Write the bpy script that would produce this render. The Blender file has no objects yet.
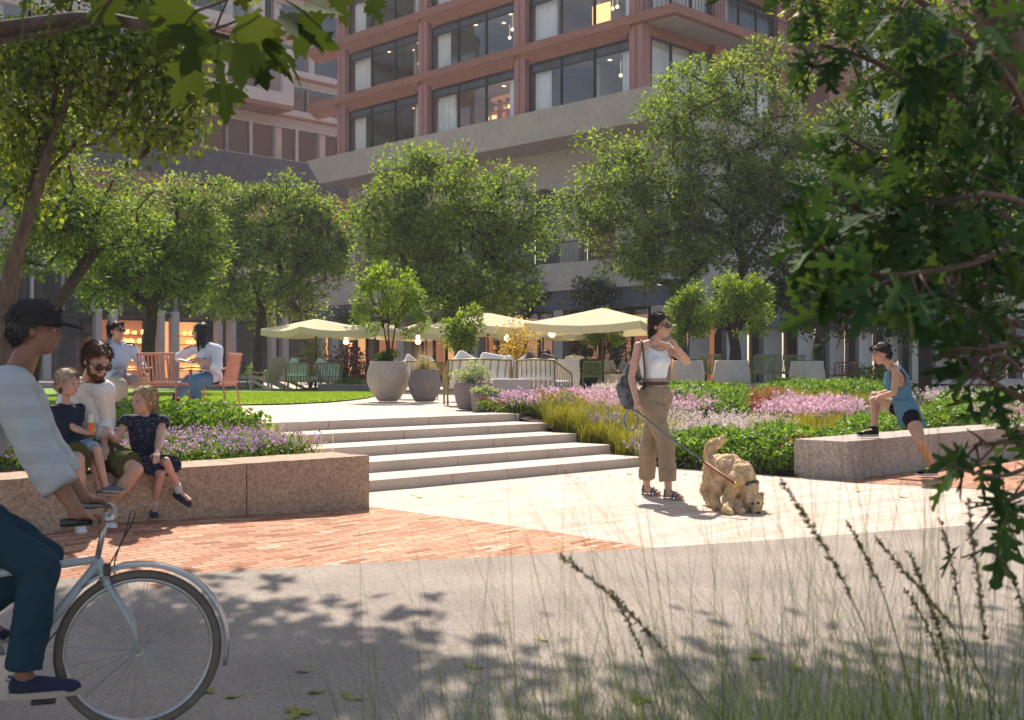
import bpy, bmesh, math, random
import numpy as np
from mathutils import Vector, Matrix, noise as mnoise
random.seed(7); RNG=np.random.default_rng(7)
S=bpy.context.scene
COL=S.collection
PI=math.pi; R2=math.sqrt(.5)
F=1150.0; CX=512.0; HY=369.0; EYE=1.22
TZ=.575                                   # terrace level
def W(px,py,Y): return Vector(((px-CX)/F*Y, Y, EYE-(py-HY)/F*Y))
def HZ(px,py,z):                          # where the view line meets level z
    Y=(EYE-z)*F/(py-HY); return Vector(((px-CX)/F*Y,Y,z))
def AB(a,b,z=0): return Vector(((a-b)*R2,(a+b)*R2,z))
def sm(t): t=max(0,min(1,t)); return t*t*(3-2*t)
def gz(X,Y):                              # lower ground height
    z=-.011*max(0,10.5-Y)**2 if Y>1 else -.011*9.5**2-.2*(1-max(Y,-6))*.3
    return z+.13*sm((-1.2-X)/2)*sm((Y-6)/2)
def HG(px,py,dz=0):
    z=0
    for _ in range(25):
        p=HZ(px,py,z+dz); z=z*.4+.6*gz(p.x,p.y)
    p=HZ(px,py,z+dz); return p
def jt(px,py,par,L,near=True):
    k=Vector(((px-CX)/F,1,-(py-HY)/F)); c=Vector((0,0,EYE)); d=c-par
    A=k.dot(k); B=2*k.dot(d); Cc=d.dot(d)-L*L; D=B*B-4*A*Cc
    if D<0: Y=-B/(2*A)
    else: Y=(-B-math.sqrt(D))/(2*A) if near else (-B+math.sqrt(D))/(2*A)
    return c+k*Y
# ------------------------------------------------------------ materials
def _nt(name):
    m=bpy.data.materials.new(name); m.use_nodes=True; nt=m.node_tree
    return m,nt,nt.nodes['Principled BSDF']
def _n(nt,t,**k):
    n=nt.nodes.new(t)
    for a,b in k.items(): setattr(n,a,b)
    return n
def _coords(nt,rot=0,scale=(1,1,1)):
    tc=_n(nt,'ShaderNodeTexCoord'); mp=_n(nt,'ShaderNodeMapping')
    nt.links.new(tc.outputs['Object'],mp.inputs['Vector'])
    mp.inputs['Rotation'].default_value=(0,0,rot); mp.inputs['Scale'].default_value=scale
    return mp.outputs['Vector']
def c4(c,k=1): return (min(1,c[0]*k),min(1,c[1]*k),min(1,c[2]*k),1)
def _ramp(nt,fac,stops):
    r=_n(nt,'ShaderNodeValToRGB'); e=r.color_ramp.elements
    e[0].position=stops[0][0]; e[0].color=stops[0][1]; e[1].position=stops[-1][0]; e[1].color=stops[-1][1]
    for p,c in stops[1:-1]:
        x=e.new(p); x.color=c
    nt.links.new(fac,r.inputs['Fac']); return r.outputs['Color']
def _noise(nt,vec,scale,detail=4,rough=.6):
    n=_n(nt,'ShaderNodeTexNoise'); n.inputs['Scale'].default_value=scale; n.inputs['Detail'].default_value=detail
    n.inputs['Roughness'].default_value=rough; nt.links.new(vec,n.inputs['Vector']); return n.outputs['Fac']
def _bump(nt,bs,h,strength,dist=.01):
    b=_n(nt,'ShaderNodeBump'); b.inputs['Strength'].default_value=strength; b.inputs['Distance'].default_value=dist
    nt.links.new(h,b.inputs['Height']); nt.links.new(b.outputs['Normal'],bs.inputs['Normal'])
def _mix(nt,fac,a,b,mode='MIX'):
    m=_n(nt,'ShaderNodeMix',data_type='RGBA',blend_type=mode)
    for s,v in ((m.inputs[0],fac),(m.inputs[6],a),(m.inputs[7],b)):
        if isinstance(v,(float,int)): s.default_value=v
        elif isinstance(v,tuple): s.default_value=v
        else: nt.links.new(v,s)
    return m.outputs[2]
def M(name,col,rough=.7,sc=8,amt=.15,bump=0,bsc=60,metal=0,spec=.3,scale=(1,1,1),big=0):
    m,nt,bs=_nt(name); v=_coords(nt,0,scale)
    c=_ramp(nt,_noise(nt,v,sc),[(.3,c4(col,1-amt)),(.7,c4(col,1+amt))])
    if big:
        c=_mix(nt,1.0,c,_ramp(nt,_noise(nt,v,sc*.12),[(.35,(1-big,1-big,1-big,1)),(.65,(1,1,1,1))]),'MULTIPLY')
    nt.links.new(c,bs.inputs['Base Color'])
    bs.inputs['Roughness'].default_value=rough; bs.inputs['Metallic'].default_value=metal
    bs.inputs['Specular IOR Level'].default_value=spec
    if bump: _bump(nt,bs,_noise(nt,v,bsc,6),bump)
    return m
def MLEAF(name,c1,c2,tr=.35,rough=.62,trc=None,spec=.22):
    m,nt,bs=_nt(name)
    g=_n(nt,'ShaderNodeNewGeometry')
    c=_ramp(nt,g.outputs['Random Per Island'],[(0,c4(c1)),(.85,c4(c2)),(1,c4(c2,1.25))])
    nt.links.new(c,bs.inputs['Base Color']); bs.inputs['Roughness'].default_value=rough
    bs.inputs['Specular IOR Level'].default_value=spec
    t=_n(nt,'ShaderNodeBsdfTranslucent'); mx=_n(nt,'ShaderNodeMixShader'); mx.inputs[0].default_value=tr
    tc=_mix(nt,1.0,c,c4(trc or (1.5,1.7,.5)),'MULTIPLY')
    if trc is None:
        mm=_n(nt,'ShaderNodeMix',data_type='RGBA',blend_type='MULTIPLY')
        mm.inputs[0].default_value=1; nt.links.new(c,mm.inputs[6]); mm.inputs[7].default_value=(1.95,1.75,.65,1); tc=mm.outputs[2]
    nt.links.new(tc,t.inputs['Color'])
    o=nt.nodes['Material Output']
    nt.links.new(bs.outputs[0],mx.inputs[1]); nt.links.new(t.outputs[0],mx.inputs[2]); nt.links.new(mx.outputs[0],o.inputs['Surface'])
    return m
def MBRICK(name,cols,mortar,bw,bh,ms,rot,bump=.4,rough=.8,stain=.25,dots=None):
    m,nt,bs=_nt(name); v=_coords(nt,rot)
    b=_n(nt,'ShaderNodeTexBrick'); nt.links.new(v,b.inputs['Vector'])
    b.inputs['Scale'].default_value=1; b.inputs['Brick Width'].default_value=bw; b.inputs['Row Height'].default_value=bh
    b.inputs['Mortar Size'].default_value=ms; b.inputs['Mortar Smooth'].default_value=.2; b.inputs['Bias'].default_value=0
    b.inputs['Color1'].default_value=(0,0,0,1); b.inputs['Color2'].default_value=(1,1,1,1); b.inputs['Mortar'].default_value=(0,0,0,1)
    c=_ramp(nt,b.outputs['Color'],[(i/(len(cols)-1),c4(x)) for i,x in enumerate(cols)])
    n2=_noise(nt,v,30,5)
    c=_mix(nt,1.0,c,_ramp(nt,n2,[(.3,(.86,.86,.86,1)),(.7,(1.08,1.08,1.08,1))]),'MULTIPLY')
    n3=_noise(nt,v,.9,4)
    c=_mix(nt,1.0,c,_ramp(nt,n3,[(.35,(1-stain,1-stain,1-stain,1)),(.62,(1,1,1,1))]),'MULTIPLY')
    c=_mix(nt,b.outputs['Fac'],c,c4(mortar))
    nt.links.new(c,bs.inputs['Base Color']); bs.inputs['Roughness'].default_value=rough
    bs.inputs['Specular IOR Level'].default_value=.25
    inv=_n(nt,'ShaderNodeMath',operation='SUBTRACT'); inv.inputs[0].default_value=1; nt.links.new(b.outputs['Fac'],inv.inputs[1])
    _bump(nt,bs,inv.outputs[0],bump,.006); return m
def MSPECK(name,base,dark,light,rough=.8,sc=55,bump=.3,stain=.15,mix=.5):
    m,nt,bs=_nt(name); v=_coords(nt)
    f=_noise(nt,v,sc,5,.75)
    c=_ramp(nt,f,[(.36,c4(dark)),(.5,c4(base)),(.64,c4(light))])
    vo=_n(nt,'ShaderNodeTexVoronoi'); vo.inputs['Scale'].default_value=sc*1.5; nt.links.new(v,vo.inputs['Vector'])
    c2=_ramp(nt,vo.outputs['Color'],[(.1,c4(dark)),(.5,c4(base)),(.9,c4(light))])
    c=_mix(nt,mix,c,c2)
    c=_mix(nt,1.0,c,_ramp(nt,_noise(nt,v,1.3,5),[(.3,(1-stain,)*3+(1,)),(.65,(1,1,1,1))]),'MULTIPLY')
    nt.links.new(c,bs.inputs['Base Color']); bs.inputs['Roughness'].default_value=rough; bs.inputs['Specular IOR Level'].default_value=.25
    _bump(nt,bs,f,bump,.01); return m
def MEMIT(name,col,st):
    m,nt,bs=_nt(name); bs.inputs['Base Color'].default_value=c4(col); bs.inputs['Emission Color'].default_value=c4(col)
    bs.inputs['Emission Strength'].default_value=st; return m
def MGLASS(name,refl=.16,tint=(.75,.8,.82)):
    m,nt,bs=_nt(name); nt.nodes.remove(bs)
    t=_n(nt,'ShaderNodeBsdfTransparent'); t.inputs[0].default_value=c4(tint); g=_n(nt,'ShaderNodeBsdfGlossy'); g.inputs['Roughness'].default_value=.02
    g.inputs[0].default_value=(.9,.95,1,1)
    mx=_n(nt,'ShaderNodeMixShader'); mx.inputs[0].default_value=refl; nt.links.new(t.outputs[0],mx.inputs[1]); nt.links.new(g.outputs[0],mx.inputs[2])
    nt.links.new(mx.outputs[0],nt.nodes['Material Output'].inputs['Surface']); return m
def MSTRIPE(name,cols,sc,axis=2,rough=.8,amt=.06,thr=.6):
    m,nt,bs=_nt(name); v=_coords(nt)
    sx=_n(nt,'ShaderNodeSeparateXYZ'); nt.links.new(v,sx.inputs[0])
    mu=_n(nt,'ShaderNodeMath',operation='MULTIPLY'); mu.inputs[1].default_value=sc; nt.links.new(sx.outputs[axis],mu.inputs[0])
    fr=_n(nt,'ShaderNodeMath',operation='FRACT'); nt.links.new(mu.outputs[0],fr.inputs[0])
    c=_ramp(nt,fr.outputs[0],[(0,c4(cols[0])),(thr-.05,c4(cols[0])),(thr,c4(cols[1])),(.97,c4(cols[1])),(1,c4(cols[0]))])
    nt.links.new(c,bs.inputs['Base Color']); bs.inputs['Roughness'].default_value=rough; return m
PAV_ROT=-PI/4
mt={}
mt['asphalt']=MSPECK('path_aggregate',(.345,.293,.25),(.23,.19,.16),(.46,.395,.34),.9,70,.35,.28)
mt['brick']=MBRICK('red_brick_paving',[(.32,.135,.075),(.58,.28,.17),(.64,.35,.23),(.42,.20,.12),(.70,.46,.33)],(.16,.07,.04),.21,.058,.0045,PAV_ROT,.5,.85,.18)
mt['paver']=MBRICK('pale_brick_paving',[(.50,.40,.33),(.62,.52,.44),(.55,.42,.35),(.66,.57,.49),(.53,.41,.34)],(.40,.32,.26),.42,.085,.004,PAV_ROT,.25,.8,.14)
mt['step']=MSPECK('limestone',(.60,.49,.41),(.48,.385,.32),(.69,.58,.50),.75,60,.15,.18)
mt['granite']=MSPECK('rough_granite',(.45,.325,.235),(.23,.15,.105),(.62,.475,.36),.85,46,.9,.10)
mt['granite_g']=MSPECK('grey_granite',(.42,.36,.32),(.24,.20,.175),(.58,.51,.45),.85,30,.8,.12)
mt['soil']=MSPECK('mulch',(.07,.045,.03),(.03,.02,.014),(.14,.09,.06),.95,40,1,.3)
mt['lawn']=M('lawn',(.17,.27,.05),.9,120,.25,.8,160,big=.15)
mt['concrete']=MSPECK('cast_concrete',(.50,.43,.36),(.41,.345,.29),(.58,.51,.44),.85,25,.25,.2)
mt['plant_grey']=MSPECK('grey_planter',(.26,.22,.215),(.20,.17,.165),(.32,.28,.27),.8,30,.3,.25)
mt['bark']=M('bark',(.085,.062,.048),.9,14,.4,.9,30,scale=(1,1,.25))
mt['bark_d']=M('dark_bark',(.055,.04,.032),.9,14,.4,.9,30,scale=(1,1,.25))
mt['bark_p']=M('reddish_bark',(.10,.06,.045),.85,10,.35,.8,30,scale=(1,1,.25))
# ------------------------------------------------------------ mesh builder
def wloc(o):
    v=Vector((0,0,0))
    while o is not None: v+=o.location; o=o.parent
    return v
def link(o,parent=None):
    COL.objects.link(o)
    if parent is not None: o.parent=parent
    return o
def props(o,label=None,cat=None,group=None,kind=None):
    if label: o['label']=label
    if cat: o['category']=cat
    if group: o['group']=group
    if kind: o['kind']=kind
    return o
def T(name,label,cat,loc=(0,0,0),group=None):
    o=bpy.data.objects.new(name,None); COL.objects.link(o); o.location=loc; o.empty_display_size=.1
    return props(o,label,cat,group)
def dup(root,loc,rz,label,group=None,scale=None):
    r=root.copy(); COL.objects.link(r); r.location=loc; r.rotation_euler=(0,0,rz)
    if scale: r.scale=(scale,)*3
    r['label']=label
    if group: r['group']=group
    for ch in list(root.children):
        c=ch.copy(); COL.objects.link(c); c.parent=r
        for g in list(ch.children):
            d=g.copy(); COL.objects.link(d); d.parent=c
    return r
class MB:
    def __init__(s): s.v=[]; s.f=[]; s.m=[]
    def add(s,vs,fs,mi=0):
        o=len(s.v); s.v.extend([tuple(v) for v in vs]); s.f.extend([tuple(i+o for i in f) for f in fs]); s.m.extend([mi]*len(fs)); return s
    def box(s,c,d,R=None,mi=0,taper=1):
        vs=[]
        for z in (-1,1):
            k=taper if z>0 else 1
            for x,y in ((-1,-1),(1,-1),(1,1),(-1,1)):
                p=Vector((x*d[0]/2*k,y*d[1]/2*k,z*d[2]/2))
                if R is not None: p=R@p
                vs.append(p+Vector(c))
        return s.add(vs,[(3,2,1,0),(4,5,6,7),(0,1,5,4),(1,2,6,5),(2,3,7,6),(3,0,4,7)],mi)
    def bx(s,x0,x1,y0,y1,z0,z1,mi=0): return s.box(((x0+x1)/2,(y0+y1)/2,(z0+z1)/2),(abs(x1-x0),abs(y1-y0),abs(z1-z0)),None,mi)
    def prism(s,poly,z0,z1,mi=0):
        n=len(poly); z0s=z0 if hasattr(z0,'__len__') else [z0]*n; z1s=z1 if hasattr(z1,'__len__') else [z1]*n
        vs=[(p[0],p[1],z0s[i]) for i,p in enumerate(poly)]+[(p[0],p[1],z1s[i]) for i,p in enumerate(poly)]
        a=sum(poly[i][0]*poly[(i+1)%n][1]-poly[(i+1)%n][0]*poly[i][1] for i in range(n))
        fs=[tuple(range(n-1,-1,-1)),tuple(range(n,2*n))]+[(i,(i+1)%n,n+(i+1)%n,n+i) for i in range(n)]
        if a<0: fs=[tuple(reversed(f)) for f in fs]
        return s.add(vs,fs,mi)
    def tube(s,pts,rs,n=8,mi=0,cap=True,flat=None):
        pts=[Vector(p) for p in pts]
        if not hasattr(rs,'__len__'): rs=[rs]*len(pts)
        if len(rs)!=len(pts): rs=list(np.interp(np.linspace(0,1,len(pts)),np.linspace(0,1,len(rs)),rs))
        t0=(pts[1]-pts[0]).normalized(); up=Vector((0,0,1)) if abs(t0.z)<.9 else Vector((1,0,0))
        x=t0.cross(up).normalized(); vs=[]
        for i,p in enumerate(pts):
            t=(pts[min(i+1,len(pts)-1)]-pts[max(i-1,0)])
            t=t.normalized() if t.length>1e-9 else t0
            x=(x-t*x.dot(t)); x=x.normalized() if x.length>1e-6 else t.orthogonal().normalized()
            y=t.cross(x)
            for k in range(n):
                a=2*PI*k/n; vs.append(p+(x*math.cos(a)+y*math.sin(a)*(flat or 1))*rs[i])
        L=len(pts); fs=[(i*n+k,i*n+(k+1)%n,(i+1)*n+(k+1)%n,(i+1)*n+k) for i in range(L-1) for k in range(n)]
        if cap: fs+= [tuple(range(n-1,-1,-1)),tuple(range((L-1)*n,L*n))]
        return s.add(vs,fs,mi)
    def lathe(s,prof,c=(0,0,0),n=32,mi=0,wob=0):
        vs=[];c=Vector(c)
        for r,z in prof:
            for k in range(n):
                a=2*PI*k/n; rr=r*(1+wob*mnoise.noise((math.cos(a)*2,math.sin(a)*2,z*3+c.x)))
                vs.append((c.x+rr*math.cos(a),c.y+rr*math.sin(a),c.z+z))
        L=len(prof); fs=[(i*n+k,i*n+(k+1)%n,(i+1)*n+(k+1)%n,(i+1)*n+k) for i in range(L-1) for k in range(n)]
        fs+=[tuple(range(n-1,-1,-1)),tuple(range((L-1)*n,L*n))]
        return s.add(vs,fs,mi)
    def ell(s,c,r,R=None,nu=12,nv=8,mi=0):
        c=Vector(c); vs=[]; 
        for i in range(1,nv):
            th=PI*i/nv
            for k in range(nu):
                a=2*PI*k/nu; p=Vector((r[0]*math.sin(th)*math.cos(a),r[1]*math.sin(th)*math.sin(a),r[2]*math.cos(th)))
                vs.append(c+(R@p if R is not None else p))
        for q in (Vector((0,0,r[2])),Vector((0,0,-r[2]))): vs.append(c+(R@q if R is not None else q))
        T0=(nv-1)*nu; fs=[(i*nu+k,(i+1)*nu+k,(i+1)*nu+(k+1)%nu,i*nu+(k+1)%nu) for i in range(nv-2) for k in range(nu)]
        fs+=[(T0,k,(k+1)%nu) for k in range(nu)]+[(T0+1,(nv-2)*nu+(k+1)%nu,(nv-2)*nu+k) for k in range(nu)]
        return s.add(vs,fs,mi)
    def cone(s,p0,r0,p1,r1,n=14,flat=False):
        p0=Vector(p0);p1=Vector(p1)
        if flat: return s.tube([p0,p1],[r0,r1],n)
        s.tube([p0,p1],[r0,r1],n); s.ell(p0,(r0,)*3); s.ell(p1,(r1,)*3); return s
    def loft(s,secs,n=20):            # (centre, xaxis, yaxis, rx, ry)
        vs=[]
        for c,xa,ya,rx,ry in secs:
            for k in range(n):
                a=2*PI*k/n; ca,sa=math.cos(a),math.sin(a)
                vs.append(Vector(c)+Vector(xa)*rx*math.copysign(abs(ca)**.85,ca)+Vector(ya)*ry*math.copysign(abs(sa)**.9,sa))
        L=len(secs); fs=[(i*n+k,i*n+(k+1)%n,(i+1)*n+(k+1)%n,(i+1)*n+k) for i in range(L-1) for k in range(n)]
        fs+=[tuple(range(n-1,-1,-1)),tuple(range((L-1)*n,L*n))]
        return s.add(vs,fs)
    def build(s,name,mat,parent=None,smooth=False,bevel=0,world=True,angle=None,local=None):
        me=bpy.data.meshes.new(name); off=wloc(parent) if (parent is not None and world) else Vector((0,0,0))
        if local is not None: off=Vector(local)
        me.from_pydata([(v[0]-off.x,v[1]-off.y,v[2]-off.z) for v in s.v],[],s.f)
        for m in (mat if isinstance(mat,(list,tuple)) else [mat]): me.materials.append(m)
        me.polygons.foreach_set('material_index',s.m)
        if smooth: me.polygons.foreach_set('use_smooth',[True]*len(s.f))
        me.update()
        o=bpy.data.objects.new(name,me); link(o,parent)
        if local is not None: o.location=local
        if angle: me.set_sharp_from_angle(angle=angle)
        if bevel:
            b=o.modifiers.new('Bevel','BEVEL'); b.width=bevel; b.segments=2; b.limit_method='ANGLE'; b.angle_limit=.6
        return o
def rotz(a): return Matrix.Rotation(a,3,'Z')
# ---- leaf clouds (numpy)
DIAM=(np.array([(0,0,0),(.30,.45,.07),(0,1,0),(-.30,.45,.07)]),[(0,1,2),(0,2,3)])
OVATE=(np.array([(0,0,0),(.28,.18,.06),(.36,.48,.07),(.16,.82,.03),(0,1.05,-.05),(-.16,.82,.03),(-.36,.48,.07),(-.28,.18,.06),(0,.5,0)]),
       [(0,1,2,8),(8,2,3,4),(0,8,6,7),(8,4,5,6)])
def lobed(half,mid=6,fold=.12,droop=.12):
    hp=[(x,y) for x,y in half]; mp=[(0,i/mid) for i in range(1,mid)]
    vs=[(0,0)]+hp+[(0,1.0)]; n=len(hp); fr=list(range(0,n+2)); md=[]
    for x,y in mp: vs.append((x,y)); md.append(len(vs)-1)
    lf=[]
    for x,y in hp: vs.append((-x,y)); lf.append(len(vs)-1)
    # petiole
    vs+= [(.008,0),(-.008,0),(.008,-.3),(-.008,-.3)]; q=len(vs)
    f1=[0]+list(range(1,n+1))+[n+1]+md[::-1]; f2=[0]+md+[n+1]+lf[::-1]
    V=np.array([(x,y,fold*abs(x)-droop*max(y,0)**2+(0 if y>=0 else .1*y)) for x,y in vs]); return (V,[tuple(f1),tuple(f2),(q-4,q-3,q-1,q-2)])
OAK=lobed([(.04,.08),(.10,.13),(.22,.15),(.27,.20),(.22,.24),(.09,.27),(.08,.32),(.20,.38),(.36,.46),(.38,.52),(.30,.54),(.14,.50),(.08,.56),(.14,.64),(.28,.74),(.29,.80),(.20,.80),(.10,.76),(.09,.84),(.12,.92),(.07,.98)],fold=.25,droop=.3)
MAPLE=lobed([(.10,.02),(.36,-.04),(.28,.10),(.46,.16),(.64,.34),(.46,.36),(.54,.50),(.34,.46),(.18,.46),(.20,.62),(.28,.74),(.14,.74),(.10,.86)],fold=.10,droop=.15)
def norm(a): return a/np.maximum(np.linalg.norm(a,axis=-1,keepdims=True),1e-9)
def leafcloud(name,mat,P,D,Nn,sz,tmpl,parent=None,mi=None,smooth=False,wid=None):
    V,Fc=tmpl; n=len(P); k=len(V); off=np.array(wloc(parent)) if parent is not None else np.zeros(3)
    y=norm(D); x=norm(np.cross(y,Nn)); z=np.cross(x,y)
    sz=np.broadcast_to(np.asarray(sz,float),(n,)); w=sz if wid is None else sz*wid
    pts=P[:,None,:]+(V[None,:,0,None]*x[:,None,:])*w[:,None,None]+(V[None,:,1,None]*y[:,None,:]+V[None,:,2,None]*z[:,None,:])*sz[:,None,None]
    pts=(pts-off).reshape(-1,3).astype(np.float32)
    me=bpy.data.meshes.new(name); me.vertices.add(len(pts)); me.vertices.foreach_set('co',pts.ravel())
    ls=[len(f) for f in Fc]; fl=np.concatenate([np.array(f) for f in Fc])
    idx=(np.arange(n)[:,None]*k+fl[None,:]).ravel().astype(np.int32)
    tot=np.tile(np.array(ls),n).astype(np.int32); st=np.concatenate([[0],np.cumsum(tot)[:-1]]).astype(np.int32)
    me.loops.add(len(idx)); me.loops.foreach_set('vertex_index',idx)
    me.polygons.add(len(tot)); me.polygons.foreach_set('loop_start',st); me.polygons.foreach_set('loop_total',tot)
    for m in (mat if isinstance(mat,(list,tuple)) else [mat]): me.materials.append(m)
    if mi is not None: me.polygons.foreach_set('material_index',np.repeat(np.asarray(mi,np.int32),len(Fc)))
    me.update(calc_edges=True); me.validate()
    if smooth: me.polygons.foreach_set('use_smooth',np.ones(len(tot),bool))
    return link(bpy.data.objects.new(name,me),parent)
def rdir(n): return norm(RNG.normal(size=(n,3)))
# ---- trees
def skeleton(trunk,rad,targets,seed,jit=.06,seg=.5,tip=.012,expo=.42,sag=0.0,upb=.35):
    """trunk: list of points; targets: Nx3. returns nodes,parent,radius"""
    rg=np.random.default_rng(seed); nodes=[np.array(p,float) for p in trunk]; par=[-1]+list(range(len(trunk)-1)); nt=len(trunk)
    tgt=[np.array(t) for t in targets]; c0=nodes[-1]
    tgt.sort(key=lambda t: np.linalg.norm(t-c0)); ends=[]
    st=max(1,nt//3)
    for t in tgt:
        A=np.array(nodes[st:]); d=t-A; L=np.linalg.norm(d,axis=1); cost=L*(1+upb*np.clip(-d[:,2]/np.maximum(L,1e-6)+.35,0,2))
        i=int(np.argmin(cost))+st; a=nodes[i]; ln=np.linalg.norm(t-a); k=max(1,int(ln/seg)); prev=i
        off=rg.normal(size=3)*jit*ln
        for j in range(1,k+1):
            f=j/k; p=a+(t-a)*f+off*math.sin(PI*f)*1.0+np.array([0,0,sag*ln*math.sin(PI*f)]); nodes.append(p); par.append(prev); prev=len(nodes)-1
        ends.append(prev)
    n=len(nodes); cnt=np.zeros(n)
    for e in ends: cnt[e]+=1
    for i in range(n-1,0,-1): cnt[par[i]]+=cnt[i]
    cnt=np.maximum(cnt,.6); r=rad*(cnt/cnt[0])**expo; r=np.maximum(r,tip)
    for i in range(nt): r[i]=max(r[i],rad*(1-.35*i/max(1,nt-1)))
    return nodes,par,r
def skelmesh(nodes,par,r,n0=9):
    mb=MB()
    kids={}
    for i,p in enumerate(par): kids.setdefault(p,[]).append(i)
    # main chains
    def chain(start,prev):
        pts=[prev,start] if prev>=0 else [start]; stack=[]
        cur=start
        while cur in kids:
            ks=sorted(kids[cur],key=lambda q:-r[q]); 
            for q in ks[1:]: stack.append((q,cur))
            cur=ks[0]; pts.append(cur)
        return pts,stack
    todo=[(0,-1)]
    while todo:
        s_,p_=todo.pop(); pts,st=chain(s_,p_); todo+=st
        if len(pts)>1:
            rr=[r[q] for q in pts]
            if p_>=0: rr[0]=min(r[p_],r[s_]*1.3)
            mb.tube([nodes[q] for q in pts],rr,n0 if rr[0]>.04 else 5)
    return mb
def blobs_pts(blobs,n,rg,shell=.55):
    vol=np.array([b[1][0]*b[1][1]*b[1][2] for b in blobs]); vol=vol/vol.sum(); out=[]
    for b,v in zip(blobs,vol):
        k=max(3,int(round(n*v))); d=norm(rg.normal(size=(k,3))); rr=(shell+(1-shell)*rg.random(k))[:,None]
        rr=np.where(rg.random((k,1))<.25,rg.random((k,1))*.7,rr)
        out.append(np.array(b[0])+d*rr*np.array(b[1]))
    return np.concatenate(out)
def tree(label,trunk,rad,blobs,ncl,lpc,lsz,clr,lm,bark,seed,tmpl=DIAM,group=None,name='tree',tname='trunk',upb=.35,flat=.75,shell=.55,parent=None,tip=.012,extra=None,tex=.42):
    rg=np.random.default_rng(seed); base=Vector(trunk[0])
    t=parent or T(name,label,'tree',base,group)
    tg=blobs_pts(blobs,ncl,rg,shell)
    if extra is not None: tg=np.concatenate([tg,extra])
    nodes,par,r=skeleton(trunk,rad,tg,seed,tip=tip,upb=upb,expo=tex)
    skelmesh(nodes,par,r).build(tname,bark,t,smooth=True)
    n=len(tg)*lpc; C=np.repeat(tg,lpc,axis=0); g=rg.normal(size=(n,3)); g=norm(g)*(rg.random((n,1))**.5)
    scl=np.repeat(rg.uniform(.65,1.25,len(tg)),lpc)[:,None]*clr
    off=g*scl*np.array([1,1,flat]); P=C+off
    cc=tg.mean(0); out=norm(P-cc)
    D=norm(off/clr*.8+out*.4+rg.normal(size=(n,3))*.55+np.array([0,0,-.15])); Nn=norm(np.array([0,0,1.0])+rg.normal(size=(n,3))*.55+out*.3)
    leafcloud('crown',lm,P,D,Nn,lsz*rg.uniform(.6,1.25,n),tmpl,t)
    return t

def smoothpts(P,k=2):
    P=[Vector(p) for p in P]
    for _ in range(k):
        Q=[P[0]]
        for a,b in zip(P[:-1],P[1:]): Q+= [a.lerp(b,.25),a.lerp(b,.75)]
        P=Q+[P[-1]]
    return P
from mathutils.geometry import delaunay_2d_cdt
def inpoly(x,y,P):
    c=False;n=len(P);j=n-1
    for i in range(n):
        if (P[i][1]>y)!=(P[j][1]>y) and x<(P[j][0]-P[i][0])*(y-P[i][1])/(P[j][1]-P[i][1])+P[i][0]: c=not c
        j=i
    return c
def sheet(name,poly,zf,step,mat,kind='structure',parent=None,smooth=True,label=None,cat=None):
    P=[]
    for i in range(len(poly)):
        a=Vector(poly[i][:2]); b=Vector(poly[(i+1)%len(poly)][:2]); k=max(1,int((b-a).length/step))
        for j in range(k): P.append(a+(b-a)*j/k)
    n=len(P); vs=list(P); xs=[p.x for p in P]; ys=[p.y for p in P]
    x=min(xs)+step/2
    while x<max(xs):
        y=min(ys)+step/2
        while y<max(ys):
            if inpoly(x,y,P): vs.append(Vector((x+random.uniform(-.1,.1)*step,y+random.uniform(-.1,.1)*step)))
            y+=step
        x+=step
    r=delaunay_2d_cdt(vs,[(i,(i+1)%n) for i in range(n)],[],1,1e-5)
    me=bpy.data.meshes.new(name); me.from_pydata([(v.x,v.y,zf(v.x,v.y)) for v in r[0]],[],[tuple(f) for f in r[2]])
    me.materials.append(mat); me.update()
    if smooth: me.polygons.foreach_set('use_smooth',[True]*len(me.polygons))
    if len(me.polygons) and me.polygons[0].normal.z<0: me.flip_normals()
    o=link(bpy.data.objects.new(name,me),parent); return props(o,label,cat,None,kind)
def XY(v): return (v.x,v.y)
# ------------------------------------------------------------ ground
def g0(X,Y): return gz(X,Y)-.04
xs=[-320,-120,-50]+[i for i in range(-24,26,2)]+[50,120,320]; ys=[-60,-20,-8,-5,-3]+[i*.75-2 for i in range(0,26)]+[20,30,60,120,400]
mb=MB(); mb.v=[(x,y,g0(max(-24,min(24,x)),y)) for y in ys for x in xs]; nx=len(xs)
mb.f=[(j*nx+i,j*nx+i+1,(j+1)*nx+i+1,(j+1)*nx+i) for j in range(len(ys)-1) for i in range(nx-1)]; mb.m=[0]*len(mb.f)
props(mb.build('ground',mt['asphalt'],smooth=True),kind='structure')
edge_px=[(0,583),(90,579),(176,574.7),(290,569),(400,562.6),(530,556),(655,549),(745,543),(832,536.6),(950,527.6),(1040,520)]
edge=[HG(*p) for p in edge_px]
edge=[Vector((-14,5.2,0)),Vector((-8,5.9,0)),Vector((-5,6.4,0))]+edge+[Vector((6.5,10.6,0)),Vector((14,12.6,0))]
props(sheet('path',[XY(e) for e in edge]+[(14,-5),(-14,-5)],lambda x,y:gz(x,y)+.010,.5,mt['asphalt']))
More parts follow.
